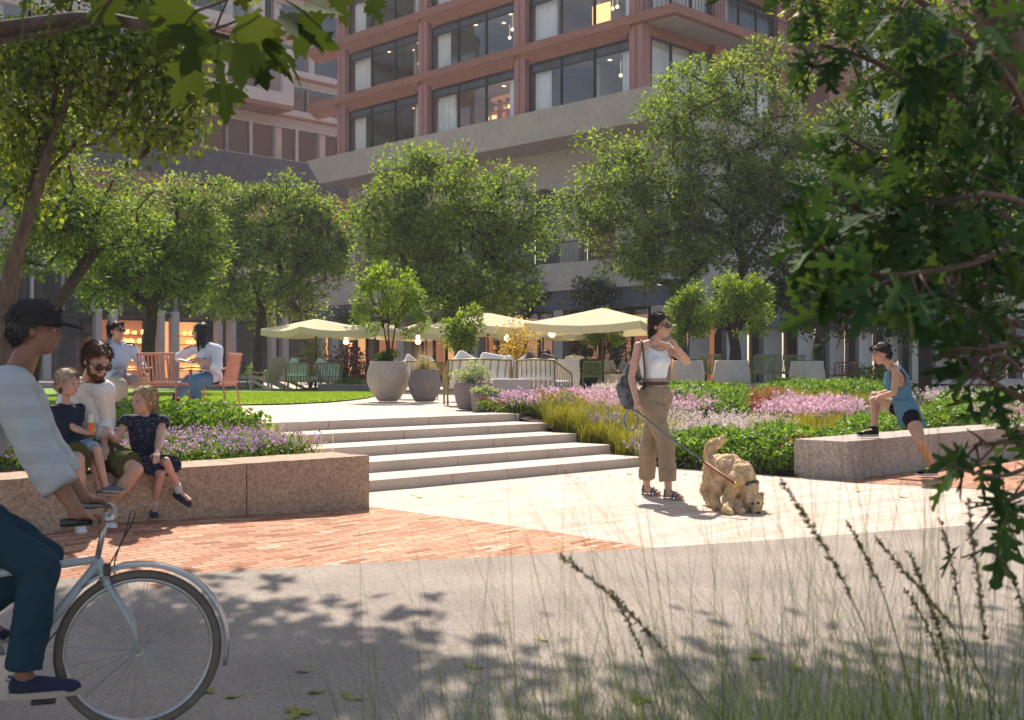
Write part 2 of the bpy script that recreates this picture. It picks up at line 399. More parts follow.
# pale paving under everything up to the steps, brick and right brick laid 4 mm above
P0=AB(6.28,8.3); P1=HG(655,549)
sheet('paving',[XY(AB(6.2,7.9)),XY(AB(6.2,9.3)),XY(AB(11.55,9.3)),XY(AB(11.6,6.2)),XY(AB(30,6.2)),(16,12.2),(6,9.6),(3,8.2),(1,7.6),(-1,7.0)],lambda x,y:gz(x,y)+.002,.5,mt['paver'])
d=(P1-P0).normalized(); P2=P1+d*.6
sheet('brick_paving',[XY(P0),XY(P2),(-.8,6.9),(-3,6.2),(-8,5.2),(-14,4.6),XY(AB(-16,8.3))],lambda x,y:gz(x,y)+.006,.5,mt['brick'])
a0=HG(846,482.5); a1=HG(1030,492)
sheet('brick_strip',[XY(a0),XY(a1),XY(a1+(a1-a0)*2.2),XY(AB(28,6.6)),XY(AB(11.5,6.6))],lambda x,y:gz(x,y)+.006,.5,mt['brick'])
# terrace and lawn
bedR=[XY(AB(11.42,6.9)),XY(AB(11.42,8.98)),XY(AB(11.85,11.7)),(.1,16.75),(.35,18),(.75,20),(1.2,22),(2.0,24.5),(3.2,27.5),(5.5,28.6),(9,29.5),(13,30.4),(24,31),XY(AB(32,6.9))]
def bz(X,Y):
    a=(X+Y)*R2; b=(Y-X)*R2
    k=.02+.53*(1-math.exp(-max(0,a-11.4)/5.5)); n_=.02*mnoise.noise((X,Y,0))
    return max(k,.53*sm((b-9.0)/3.0))+n_
sheet('soil',bedR,bz,.35,mt['soil'])
mb=MB(); mb.prism([XY(AB(-60,12.2)),XY(AB(11.86,12.2))]+bedR[3:]+[XY(AB(120,6.9)),XY(AB(120,140)),XY(AB(-60,140))],-.2,TZ-.014)
props(mb.build('terrace',mt['paver']),kind='structure')
lawn=[HZ(px,py,TZ) for px,py in [(-420,406.5),(-100,406),(0,405.8),(120,405.6),(240,405),(290,404),(330,402),(352,400),(366,398.3),(374,396.2),(378,394),(374,391.6),(345,390.2),(318,389.2),(230,388.8),(60,388.6),(-300,388.6)]]
sheet('lawn',[XY(p) for p in lawn],lambda x,y:TZ+.012,1.2,mt['lawn'])
# grass blades on the near part of the lawn
n=26000; X=RNG.uniform(-10,-2,n); Y=RNG.uniform(20.3,31,n); ok=[inpoly(x,y,[XY(p) for p in lawn]) for x,y in zip(X,Y)]; X=X[ok];Y=Y[ok]; n=len(X)
P=np.stack([X,Y,np.full(n,TZ)],1)
props(leafcloud('lawn_grass',MLEAF('lawn_blade',(.15,.25,.04),(.24,.36,.07),.45),P,norm(RNG.normal(size=(n,3))*.45+[0,0,1]),rdir(n),.055,DIAM),
      'short mown grass blades covering the terrace lawn','grass',kind='stuff')
# steps
st=T('stone_steps','five wide pale limestone steps rising to the terrace','steps',AB(9,9.05,0))
ends=[11.41,11.57,11.68,11.84,11.88]
for i in range(5):
    b0=9.05+.69*i; b1=b0+.72 if i<4 else b0+.48; mb=MB(); a=ends[i]; L=[1.62,1.5,1.58,1.46,1.66][i]; k=0
    while a>6.55:
        an=max(6.55,a-L*(.8 if k==0 and i%2 else 1)); k+=1
        mb.prism([XY(AB(an+.003,b0)),XY(AB(a-.003,b0)),XY(AB(a-.003,b1)),XY(AB(an+.003,b1))],-.1,.115*(i+1)-(.0 if i<4 else 0)); a=an
    o=mb.build('step',mt['step'],st,bevel=.012)
mb=MB(); a=6.8
while a>-16:
    mb.prism([XY(AB(a-1.5,11.81)),XY(AB(a-.004,11.81)),XY(AB(a-.004,12.25)),XY(AB(a-1.5,12.25))],-.1,TZ); a-=1.5
props(mb.build('terrace_kerb',mt['step'],bevel=.012),kind='structure')
# left wall
def blockwall(label,cuts,b0,b1,top,mat,z0=-.35):
    t=T('stone_wall',label,'wall',AB((cuts[0]+cuts[1])/2,(b0+b1)/2,0))
    for a1,a0 in zip(cuts[:-1],cuts[1:]):
        lo,hi=min(a0,a1)+.005,max(a0,a1)-.005; bm=bmesh.new(); mb=MB()
        nu=int((hi-lo)/.06)+1; nv=8; nb=8
        o=MB(); o.prism([XY(AB(lo,b0)),XY(AB(hi,b0)),XY(AB(hi,b1)),XY(AB(lo,b1))],z0,top)
        ob=o.build('stone_block',mat,t,bevel=.018)
        me=ob.data; bm.from_mesh(me); bmesh.ops.subdivide_edges(bm,edges=bm.edges[:],cuts=14,use_grid_fill=True)
        for v in bm.verts:
            w=v.co+t.location; k=mnoise.noise(w*5)*.008+mnoise.noise(w*17)*.005
            v.co+=Vector((k*.7,k,k*.5 if w.z>top-.02 else 0))
        bm.to_mesh(me); bm.free(); ob.modifiers.clear()
    return t
blockwall('long pinkish rough granite seat wall under the seated family',[6.28,5.03,2.5,.1,-2.5,-5,-7.5,-10],8.05,8.62,.46,mt['granite'])
blockwall('grey granite seat wall the runner rests a foot on',[11.48,13.6,16.0,18.4,20.8,23.2,25.6],6.3,6.96,.425,mt['granite_g'])
bedL=[XY(AB(6.30,8.6)),XY(AB(6.85,11.8)),XY(AB(-12,11.8)),XY(AB(-12,8.6))]
bl=lambda x,y:.40+.12*sm(((y-x)*R2-8.7)/2.5)+.02*mnoise.noise((x,y,3))
sheet('soil',bedL,bl,.4,mt['soil'])
mb=MB(); mb.prism([XY(AB(6.27,8.63)),XY(AB(6.31,8.63)),XY(AB(6.86,11.8)),XY(AB(6.80,11.8))],-.1,.42); props(mb.build('kerb_stone',mt['step']),kind='structure')
# ------------------------------------------------------------ buildings
C0=Vector((5.67,51,0))
def BL(u,v,z=0): return C0+Vector((-u*R2+v*R2,u*R2+v*R2,z))
def ub(mb,u0,u1,v0,v1,z0,z1,mi=0): return mb.prism([XY(BL(u0,v0)),XY(BL(u1,v0)),XY(BL(u1,v1)),XY(BL(u0,v1))],z0,z1,mi)
def uq(mb,pts,mi=0): return mb.add([BL(*p) for p in pts],[tuple(range(len(pts)))],mi)
pink=MBRICK('pink_brick',[(.39,.205,.19),(.46,.25,.235),(.42,.225,.21)],(.34,.18,.165),.24,.08,.01,0,.2,.85,.1)
terra=MSPECK('terracotta',(.34,.165,.125),(.28,.135,.10),(.41,.21,.165),.85,8,.2,.15)
conc=MSPECK('warm_concrete',(.46,.42,.365),(.39,.355,.31),(.53,.48,.42),.85,6,.25,.15)
beige=M('beige_render',(.42,.375,.335),.85,2,.1); cream=M('cream_panel',(.52,.49,.47),.8,1,.08)
dark=M('dark_metal',(.035,.033,.035),.5,3,.1,spec=.5); slate=M('slate_panel',(.10,.105,.13),.6,2,.2)
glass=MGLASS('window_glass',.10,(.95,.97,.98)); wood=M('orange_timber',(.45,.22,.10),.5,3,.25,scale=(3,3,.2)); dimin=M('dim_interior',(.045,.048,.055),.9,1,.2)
ceil_=M('room_ceiling',(.60,.56,.52),.9,1,.1); roomw=M('room_wall',(.62,.57,.52),.9,1,.1); curt=M('white_curtain',(.82,.80,.78),.9,1,.05)
bulb=MEMIT('lamp_glow',(1,.80,.50),1.2); warmw=MEMIT('glow_wall',(1,.48,.18),.55); warmd=MEMIT('glow_timber',(.75,.30,.14),.22); warmg=MEMIT('glow_shelf',(1,.62,.22),1.0)  # warm room light put into wall, timber and shelf materials as emission
bg=T('apartment_building','large brick and concrete apartment block with terracotta bands and wide corner windows','building',BL(0,0))
def curtain(w0,w1,v,z0,z1,win):
    mb=MB(); k=max(6,int(abs(w1-w0)/.06)); vs=[]
    for i in range(k+1):
        u=w0+(w1-w0)*i/k; dv=.05*math.sin(i*1.7)+.02*math.sin(i*.6+u)
        for z in (z0,z1): vs.append(BL(u,v+dv,z))
    mb.add(vs,[(2*i,2*i+2,2*i+3,2*i+1) for i in range(k)]); mb.build('curtain',curt,win)
ZB=13.55; FH=3.3; BAY=7.21; GT=2.43
NL=3
for k in range(NL):
    z0=ZB+FH*k; z1=z0+GT; zt=z0+FH
    for b in range(3):
        ua=BAY*b+.38; ub_=BAY*(b+1)-.38; mb=MB()
        ub(mb,ua,ub_,.02,.12,z0,z0+.07);ub(mb,ua,ub_,.02,.12,z1-.07,z1);ub(mb,ua,ub_,.025,.115,z1-.47,z1-.40)
        dv=[ua+.035,ua+(ub_-ua)*.36,ua+(ub_-ua)*.68,ub_-.035]
        for q in dv: ub(mb,q-.04,q+.04,.0,.14,z0,z1-.001)
        w=mb.build('window',dark,bg); m2=MB(); uq(m2,[(ua,.07,z0),(ub_,.07,z0),(ub_,.07,z1-.43),(ua,.07,z1-.43)]); m2.build('pane',glass,w)
        m2=MB(); ub(m2,ua+.03,ub_-.03,.09,.11,z1-.42,z1-.05); m2.build('blind_box',slate,w)
        curtain(ub_-.1,ub_-(1.5 if (b+k)%2 else 1.1),.35,z0,z1-.2,w); curtain(ua+.1,ua+(.7 if k%2 else .9),.35,z0,z1-.2,w)
        if (b,k) not in ((1,0),): pass
        # lamps
        if (b+2*k)%2==0 or b==1:
            for j in range(2+(b==0)):
                m2=MB(); p=BL(ua+1.3+.7*j+.5*(k%2),1.4+.5*j,z1-.75-.18*(j%2)); m2.ell(p,(.09,.09,.09)); m2.tube([p,p+Vector((0,0,.7))],.006,4); m2.build('pendant_lamp',bulb,w)
    # interiors
    mb=MB(); ub(mb,-.2,BAY*3+.2,.2,6.5,z1+.02,zt-.02); mb.build('floor_slab',ceil_,bg)
    mb=MB(); ub(mb,-.2,BAY*3+.2,6.3,6.5,z0-.02,z1+.02)
    for q in (0,BAY,2*BAY,3*BAY): ub(mb,q-.1,q+.1,.2,6.3,z0-.02,z1+.02)
    ub(mb,BAY*.6-.1,BAY*.6+.1,2.2,6.3,z0,z1); ub(mb,BAY*2.45,BAY*2.45+.2,2.0,6.3,z0,z1)
    mb.build('partition_wall',roomw,bg)
    for q_ in (BAY*.5,BAY*1.5,BAY*2.5):
        for r_ in range(3):
            mb=MB(); ub(mb,q_-1.5+1.3*r_,q_-1.35+1.3*r_,1.2+.8*(r_%2),1.35+.8*(r_%2),z1-.02,z1+.015); mb.build('added_ceiling_spot',bulb,bg)  # spots added to brighten the rooms behind the windows
# shelf backs, ornaments and pictures glow in place of room lamplight; sofas
mb=MB(); z0=ZB
for i in range(5): ub(mb,BAY+2.6,BAY+5.2,2.6,2.9,z0+.4*i+.15,z0+.4*i+.19)
for i in range(5): ub(mb,BAY+2.6+.62*i,BAY+2.64+.62*i,2.6,2.92,z0,z0+2.0)
mb.build('bookshelf',wood,bg)
mb=MB(); ub(mb,BAY+2.4,BAY+5.4,3.0,3.04,z0,z0+2.3); mb.build('glow_back_wall',warmd,bg)
mb=MB()
for i in range(16): 
    u=BAY+2.7+random.random()*2.4; zz=z0+.19+.4*random.randrange(4); ub(mb,u,u+.2,2.7,2.85,zz+.01,zz+.15+random.random()*.12)
mb.build('shelf_ornament',warmg,bg)
mb=MB(); ub(mb,BAY+.6,BAY+1.2,2.0,2.05,z0+.5,z0+1.5); mb.build('glow_picture',warmg,bg)
mb=MB(); ub(mb,BAY*.25,BAY*.25+1.1,2.2,2.25,ZB+FH*2+.3,ZB+FH*2+1.5); mb.build('glow_picture',warmd,bg)
mb=MB(); ub(mb,BAY*.6-.9,BAY*.6+.2,2.0,2.06,ZB+FH*1+.3,ZB+FH*1+1.9); mb.build('glow_picture',warmg,bg)
mb=MB(); ub(mb,BAY*1.2,BAY*1.2+1.6,3.0,3.05,ZB+FH*0+.3,ZB+FH*0+2.2); mb.build('glow_back_wall',warmw,bg)
for (u,k) in ((BAY*.75,0),(BAY*.45,0),(BAY*1.5,1),(BAY*2.3,0),(BAY*2.4,1),(BAY*1.3,2)):
    mb=MB(); zz=ZB+FH*k; ub(mb,u,u+1.5,2.0,2.8,zz,zz+.45); ub(mb,u,u+1.5,2.7,2.85,zz+.4,zz+.9); mb.build('sofa',slate,bg)
# columns
for q in range(4):
    mb=MB(); ub(mb,BAY*q-.37,BAY*q+.37,-.3,.3,ZB-.02,ZB+FH*NL+.02); mb.build('column',pink,bg)
    mb=MB(); ub(mb,BAY*q-.05,BAY*q+.05,-.33,-.3,ZB,ZB+FH*NL); mb.build('column_joint',terra,bg)
UL=24.7; UR=-2.35
for k in range(NL+1):
    zt=ZB+FH*(k+1) if k<NL else 0
    if k==NL: continue
    mb=MB(); vs=[]
    # front band with chamfered left end, running round the right corner
    poly=[(UL-.5,-.0),(UL,-.5),(UL-.0,-.55),(UR,-.55),(UR,14),(UR+.35,14),(UR+.35,-.12),(-.35,-.1),(-.3,.0)]
    mb.prism([XY(BL(*p)) for p in poly],zt-.42,zt); mb.build('facade_band',terra,bg,bevel=.03)
    for b in range(4):
        ua=BAY*b+.42; uc=BAY*(b+1)-.42
        if b==3: ua=BAY*3+.42; uc=UL-.1
        zb=zt-(FH-GT); m3=MB()
        A=[(ua-.3,-.5,zt-.42),(uc+.3 if b<3 else uc,-.5,zt-.42),(uc+.3 if b<3 else uc,0,zt-.42),(ua-.3,0,zt-.42)]
        B=[(ua+.25,-.12,zb),(uc-.35,-.12,zb),(uc-.35,.02,zb),(ua+.25,.02,zb)]
        m3.add([BL(*p) for p in A+B],[(0,1,2,3),(7,6,5,4),(0,4,5,1),(1,5,6,2),(2,6,7,3),(3,7,4,0)]); m3.build('spandrel',terra,bg)
    m3=MB(); ub(m3,-.0,BAY*3,.0,.2,zt-(FH-GT),zt); m3.build('spandrel_wall',pink,bg)
    m3=MB(); ub(m3,UR+.3,-.3,0,14,zt-.36,zt-.02); m3.build('balcony_slab',conc,bg)
    m3=MB(); 
    for q in range(0,60): ub(m3,UR+.1,UR+.12,-.4+q*.24,-.38+q*.24,zt,zt+1.0)
    for q in range(9): ub(m3,UR+.1+q*.24,UR+.12+q*.24,-.42,-.40,zt,zt+1.0)
    ub(m3,UR+.08,UR+.14,-.42,14,zt+1,zt+1.04); ub(m3,UR+.14,-.4,-.42,-.38,zt+1.0,zt+1.039); m3.build('balcony_railing',dark,bg)
# balcony back wall glazing and long right wing
for k in range(-1,5):
    z0=ZB+FH*k if k>=0 else 9.6; z1=z0+GT
    hi=k>=0
    if not hi: continue
    vmax=90; v=.3; 
    while v<60:
        w_=4.6; u0=-.35 if v<13.5 else -2.2
        if k>=NL and v<13: v+=w_+.8; continue
        mb=MB()
        for q in (v+.04,v+w_*.33,v+w_*.66,v+w_-.04): ub(mb,u0-.03,u0+.08,q-.05,q+.05,z0,z1)
        ub(mb,u0-.02,u0+.07,v,v+w_,z0-.04,z0+.06); ub(mb,u0-.02,u0+.07,v,v+w_,z1-.06,z1)
        w=mb.build('window',dark,bg); m2=MB(); uq(m2,[(u0+.02,v,z0),(u0+.02,v+w_,z0),(u0+.02,v+w_,z1),(u0+.02,v,z1)]); m2.build('pane',glass,w)
        m2=MB(); uq(m2,[(u0+.3,v,z0),(u0+.3,v+w_,z0),(u0+.3,v+w_,z1),(u0+.3,v,z1)]); m2.build('roller_blind',curt if (int(v)+k)%3 else slate,w)
        m2=MB(); ub(m2,u0-.25,u0+.2,v+w_,v+w_+.8,z0,z0+FH+.3); m2.build('column',pink,bg)
        v+=w_+.8
    mb=MB(); 
    if k<NL: ub(mb,-.3,.0,0,13.5,z1,z0+FH)
    ub(mb,-2.3,-1.9,13.5,60,z1,z0+FH+.02); mb.build('spandrel_wall',terra,bg)
mb=MB(); ub(mb,-.0,24,6.6,40,12.3,ZB+FH*NL+.1); ub(mb,0.2,24,.2,40,ZB+FH*NL+.03,ZB+FH*NL+.12); mb.build('building_core',pink,bg)
mb=MB(); ub(mb,-1.6,12,13.6,60,12.3,ZB+FH*5+.6); mb.build('building_core',pink,bg)
# concrete transfer beam with sloping ends
mb=MB()
A=[(UL,-.55),(UR+1.5,-.55),(UR+1.5,60),(UR+3,60),(5,30),(UL,30)]
top=[BL(u,v,ZB-.03) for u,v in A]; bot=[BL(*p,ZB-1.42) for p in [(UL-.9,-.25),(UR+1.8,-.25),(UR+1.8,60),(UR+3,60),(5,30),(UL-.9,30)]]
mb.add(top+bot,[(0,1,2,3,4,5),(11,10,9,8,7,6)]+[(i,i+6,(i+1)%6+6,(i+1)%6) for i in range(6)]); mb.build('transfer_beam',conc,bg)
# arcaded upper base
def arch(mb,u0,u1,v0,v1,z0,zs,z1,o):
    um=(u0+u1)/2; r=o/2; ub(mb,u0,um-r,v0,v1,z0,z1); ub(mb,um+r,u1,v0,v1,z0,z1)
    N=12
    for i in range(N):
        t0=PI*i/N; t1=PI*(i+1)/N; a=um-r*math.cos(t0); b=um-r*math.cos(t1); za=zs+r*math.sin(t0); zb=zs+r*math.sin(t1)
        mb.add([BL(a,v0,za),BL(b,v0,zb),BL(b,v0,z1),BL(a,v0,z1),BL(a,v1,za),BL(b,v1,zb),BL(b,v1,z1),BL(a,v1,z1)],[(0,1,2,3),(7,6,5,4),(0,4,5,1)])
for i in range(7):
    mb=MB(); arch(mb,-1+3.6*i,2.6+3.6*i,2.2,2.8,5.2,9.2,12.14,2.3); mb.build('arched_wall',conc,bg)
    mb=MB(); ub(mb,-1+3.6*i+.5,2.6+3.6*i-.5,3.0,3.1,5.2,11.5); w=mb.build('arched_window',terra if i%2 else slate,bg)
mb=MB(); ub(mb,-1,24.3,-.2,2.2,5.2,5.5); ub(mb,-1,24.3,-.3,-.1,4.9,6.2); mb.build('podium_parapet',conc,bg)
mb=MB(); 
for q in range(170): ub(mb,-1+q*.149,-.985+q*.149,-.2,-.18,6.2,7.15)
ub(mb,-1,24.3,-.23,-.15,7.15,7.2); mb.build('podium_railing',dark,bg)
mb=MB(); ub(mb,-1,24.3,-.15,1.0,4.0,4.9); mb.build('fascia',slate,bg)
# shopfront ground floor
for i in range(13):
    u0=-1+1.95*i; mb=MB()
    for q in (0,.97): ub(mb,u0+q-.05,u0+q+.05,.6,.75,TZ,4.0)
    ub(mb,u0,u0+1.95,.62,.73,TZ,TZ+.3); ub(mb,u0,u0+1.95,.62,.73,3.1,3.2)
    w=mb.build('shopfront_frame',dark,bg); mb=MB(); uq(mb,[(u0,.68,TZ+.3),(u0+1.95,.68,TZ+.3),(u0+1.95,.68,4),(u0,.68,4)]); mb.build('pane',glass,w)
    if i%3!=1:
        mb=MB(); ub(mb,u0+.1,u0+.9,1.3 if i%2 else 2.2,1.4 if i%2 else 2.3,TZ,3.9); mb.build('timber_panel',wood if i%4 else warmw,bg)
    if i%3==0:
        mb=MB(); ub(mb,u0-.3,u0+.3,-.1,.5,TZ,4.0); mb.build('pier',conc,bg)
mb=MB(); ub(mb,-1,24.3,4.5,4.7,TZ,4.9); mb.build('shop_back_wall',warmd,bg)
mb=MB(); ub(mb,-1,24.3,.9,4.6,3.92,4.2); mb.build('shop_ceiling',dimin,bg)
# right wing base: pale panels between dark posts
mb=MB(); ub(mb,-1.1,-.4,1.2,60,3.4,12.2); mb.build('base_wall',beige,bg)
for i in range(19):
    v=1.2+3.1*i; mb=MB(); ub(mb,-1.5,-1.1,v-.2,v+.2,TZ,5.2); mb.build('dark_post',dark,bg)
    mb=MB(); ub(mb,-.9,-.6,v+.3,v+2.8,TZ+(0 if i%3 else 1.1),3.4); mb.build('stone_panel',cream if i%2 else beige,bg)
    if i%3==0:
        mb=MB(); ub(mb,-.8,-.7,v+.3,v+2.8,TZ,TZ+1.1); mb.build('shop_window',slate,bg)
mb=MB(); ub(mb,-1.4,-1.0,1.2,60,3.3,4.2); mb.build('fascia',slate,bg)
# ---- left building
lb=T('office_building','pale office building with stacked boxes and long dark window rows at left','building',BL(41.1,0))
UF=41.1
def row(z0,z1,v0,v1,u,pitch,mull,post=.14):
    v=v0
    while v<v1-.1:
        ve=min(v1,v+pitch); mb=MB()
        for q in range(mull+1): 
            vv=v+(ve-v)*q/mull; ub(mb,u-.08,u+.15,vv-post/2,vv+post/2,z0,z1)
        ub(mb,u-.05,u+.13,v-post/2,ve+post/2,z0,z0+.06); ub(mb,u-.05,u+.13,v-post/2,ve+post/2,z1-.06,z1-.002)
        w=mb.build('window_frame',cream,lb); mb=MB(); uq(mb,[(u+.12,v,z0),(u+.12,ve,z0),(u+.12,ve,z1),(u+.12,v,z1)]); mb.build('pane',glass,w)
        if random.random()<.35:
            mb=MB(); uq(mb,[(u+.5,v+.1,z0),(u+.5,v+1,z0),(u+.5,v+1,z1),(u+.5,v+.1,z1)]); mb.build('curtain',roomw,w)
        v=ve
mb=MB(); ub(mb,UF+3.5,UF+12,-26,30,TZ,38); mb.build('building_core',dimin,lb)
row(16.9,19.4,-24,26,UF,4,2,.2)
mb=MB(); ub(mb,UF-.1,UF+.6,-26,26,14.6,16.9); mb.build('facade_panel',slate,lb)
mb=MB(); ub(mb,UF-.05,UF+.6,-26,26,19.4,20.1); mb.build('facade_panel',beige,lb)
mb=MB(); ub(mb,UF-.25,UF+3.5,-26,26,20.1,20.28); mb.build('facade_ledge',terra,lb)
for k in range(5):
    z=20.28+3.05*k
    mb=MB(); ub(mb,UF-.25,UF+.4,8,26,z,z+.45); mb.build('facade_panel',cream,lb)
    row(z+.45,z+2.35,8,26,UF,3,1)
    mb=MB(); ub(mb,UF,UF+.5,8,26,z+2.35,z+2.87); mb.build('facade_panel',beige,lb)
    mb=MB(); ub(mb,UF-.25,UF+.6,8,26,z+2.87,z+3.05); mb.build('facade_ledge',terra,lb)
for k,(ve,un) in enumerate([(8.06,38.6),(5.2,38.0),(8.06,38.6)]):
    z=20.1+4.5*k
    mb=MB(); ub(mb,un,UF+.1,-26,ve,z+.3,z+1.15); ub(mb,un,UF+.1,-26,ve,z+3.3,z+4.4); ub(mb,un,UF+1,ve-.9,ve,z+1.15,z+3.3); mb.build('box_facade',cream,lb)
    mb=MB(); ub(mb,un+.05,UF+.1,-26,ve-.05,z,z+.3); mb.build('box_soffit',terra,lb)
    row(z+1.15,z+3.3,-25.9,ve-.9,un+.15,3.1,1,.25)
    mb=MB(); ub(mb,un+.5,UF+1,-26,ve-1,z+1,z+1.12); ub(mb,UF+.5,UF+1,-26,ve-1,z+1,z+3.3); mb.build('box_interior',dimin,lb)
mb=MB(); ub(mb,UF-.1,UF+.5,-26,26,7.6,8.6); mb.build('facade_panel',cream,lb)
row(8.6,12.0,-24,26,UF,4,1,.3)
mb=MB(); ub(mb,UF-.15,UF+.5,-26,26,12.0,14.6); mb.build('facade_panel',terra,lb)
row(TZ+4.3,7.6,-24,26,UF,4,2,.15)
for i in range(12):
    v=-27.5+4.5*i; mb=MB(); ub(mb,UF-.3,UF+.3,v-.9,v-.5,TZ,5.2); ub(mb,UF-.3,UF+.3,v+.1,v+.6,TZ,5.2); mb.build('pilaster',cream,lb)
    lit=i in (5,6,9)
    mb=MB(); ub(mb,UF+2.2,UF+2.4,v+.6,v+3.6,TZ,4.6); mb.build('shop_back_wall',(warmw if i!=5 else warmd) if lit else slate,lb)
    mb=MB(); uq(mb,[(UF,v+.6,TZ),(UF,v+3.6,TZ),(UF,v+3.6,4.8),(UF,v+.6,4.8)]); mb.build('shop_pane',glass,lb)
    if lit:
        mb=MB()
        for q in range(5): ub(mb,UF+1.6,UF+2.1,v+1.9,v+3.5,TZ+.5+.62*q,TZ+.56+.62*q)
        mb.build('display_shelf',wood,lb); mb=MB()
        for q in range(40): 
            vv=v+1.95+random.random()*1.4; zz=TZ+.57+.62*random.randrange(5); ub(mb,UF+1.6,UF+1.8,vv,vv+.16,zz,zz+.2+random.random()*.15)
        mb.build('shelf_goods',warmg,lb)
mb=MB(); ub(mb,UF-.1,UF+3.4,-26,26,4.8,5.0); mb.build('facade_ledge',dimin,lb)
# ------------------------------------------------------------ foliage materials
L_mid=MLEAF('street_tree_leaf',(.048,.095,.018),(.19,.275,.055),.46)
L_mid2=MLEAF('street_tree_leaf_pale',(.05,.095,.028),(.18,.26,.065),.46)
L_pot=MLEAF('pot_tree_leaf',(.075,.15,.02),(.22,.32,.05),.42)
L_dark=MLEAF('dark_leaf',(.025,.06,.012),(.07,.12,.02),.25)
L_near=MLEAF('lime_leaf',(.035,.07,.014),(.15,.205,.03),.40)
L_hedge=MLEAF('hedge_leaf',(.06,.14,.02),(.18,.30,.05),.30,.55,spec=.3)
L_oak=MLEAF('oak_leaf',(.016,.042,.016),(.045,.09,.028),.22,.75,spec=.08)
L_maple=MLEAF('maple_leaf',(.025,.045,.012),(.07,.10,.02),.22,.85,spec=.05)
L_grey=MLEAF('silver_leaf',(.22,.27,.17),(.45,.50,.36),.25)
L_gold=MLEAF('golden_leaf',(.25,.17,.02),(.45,.33,.05),.4)
F_pink=MLEAF('pink_blossom',(.62,.30,.42),(.85,.62,.70),.3,.7,(1.2,1.1,1.2))
F_white=MLEAF('white_pink_blossom',(.62,.45,.45),(.82,.72,.68),.3,.7,(1.2,1.1,1.1))
F_purp=MLEAF('purple_blossom',(.25,.14,.42),(.50,.36,.66),.3,.7,(1.2,1.1,1.3))
F_red=MLEAF('red_blossom',(.35,.05,.07),(.60,.12,.13),.3,.7,(1.2,1.,1.))
F_mag=MLEAF('magenta_blossom',(.48,.22,.48),(.74,.46,.70),.3,.7,(1.2,1.1,1.2))
F_dry=MLEAF('dry_heath',(.20,.10,.06),(.34,.20,.11),.3,.8)
G_blade=MLEAF('olive_grass',(.13,.15,.02),(.27,.26,.05),.4)
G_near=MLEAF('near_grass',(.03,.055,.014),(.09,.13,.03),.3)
G_straw=MLEAF('straw',(.42,.34,.24),(.62,.54,.42),.3,.8)
# ------------------------------------------------------------ trees behind
def pt(px,py,Y): return np.array(W(px,py,Y))
def bl_(px,py,Y,rx,ry,rz=None): k=Y/F; return (pt(px,py,Y),np.array([rx*k,(rz or rx)*k,ry*k]))
def btree(label,base,Y,mid,rad,blobs,ncl,lpc,lsz,clr,lm,seed,**k):
    b=HZ(base,400,TZ); X=(base-CX)/F*Y; tr=[(X,Y,TZ-.05)]+[tuple(W(px,py,Y+dy)) for px,py,dy in mid]
    return tree(label,tr,rad,[bl_(*q) for q in blobs],ncl,lpc,lsz,clr,lm,mt['bark_d'],seed,**k)
btree('spreading plaza tree behind the seated man with sunglasses',147,31,[(147,355,0),(150,330,0),(152,305,0)],.17,[(150,265,31,75,48),(110,262,31,52,50),(190,250,31,50,60),(150,222,31,55,36),(85,240,31,45,45),(205,215,31,40,40)],190,140,.12,.50,L_mid2,11,group='plaza trees')
btree('round plaza tree left of the cream parasols',258,40,[(258,355,0),(260,335,0),(262,310,0)],.19,[(270,240,40,60,52),(232,262,40,40,52),(305,262,40,42,48),(245,205,40,34,30),(290,205,40,42,30),(262,300,40,66,28),(320,235,40,38,45),(215,230,40,38,50)],200,145,.145,.58,L_mid2,12,group='plaza trees')
btree('broad plaza tree in the middle behind the big round pots',458,37,[(462,355,0),(458,330,0),(452,305,0)],.2,[(452,220,37,80,60),(400,250,37,52,52),(515,245,37,48,52),(425,170,37,48,34),(495,172,37,34,26),(455,285,37,88,28),(390,215,37,40,45)],255,150,.14,.60,L_mid,13,group='plaza trees')
btree('tallest plaza tree right of centre behind the walking woman',738,38,[(736,350,0),(730,320,0),(738,290,0),(745,262,0)],.17,[(690,190,38,85,75),(615,185,38,58,48),(650,240,38,75,42),(690,105,38,62,52),(745,85,38,52,45),(775,180,38,75,70),(620,145,38,34,30),(600,215,38,45,40),(690,262,38,75,28),(800,130,38,50,50)],360,135,.14,.58,L_mid,14,group='plaza trees')
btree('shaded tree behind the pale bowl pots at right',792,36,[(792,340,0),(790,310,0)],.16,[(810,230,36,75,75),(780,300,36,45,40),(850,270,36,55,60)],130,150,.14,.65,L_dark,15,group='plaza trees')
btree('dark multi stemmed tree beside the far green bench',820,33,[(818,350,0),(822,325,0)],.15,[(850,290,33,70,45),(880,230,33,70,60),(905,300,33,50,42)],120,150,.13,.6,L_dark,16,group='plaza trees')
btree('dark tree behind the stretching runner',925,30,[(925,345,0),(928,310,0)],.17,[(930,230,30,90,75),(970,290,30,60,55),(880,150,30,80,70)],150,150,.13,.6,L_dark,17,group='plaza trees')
btree('slender leaning tree at the left edge of the lawn',30,24,[(38,340,0),(60,300,0),(95,250,0)],.12,[(100,210,24,70,55),(40,230,24,60,60),(30,150,24,60,60)],110,160,.10,.5,L_mid2,18,group='plaza trees')
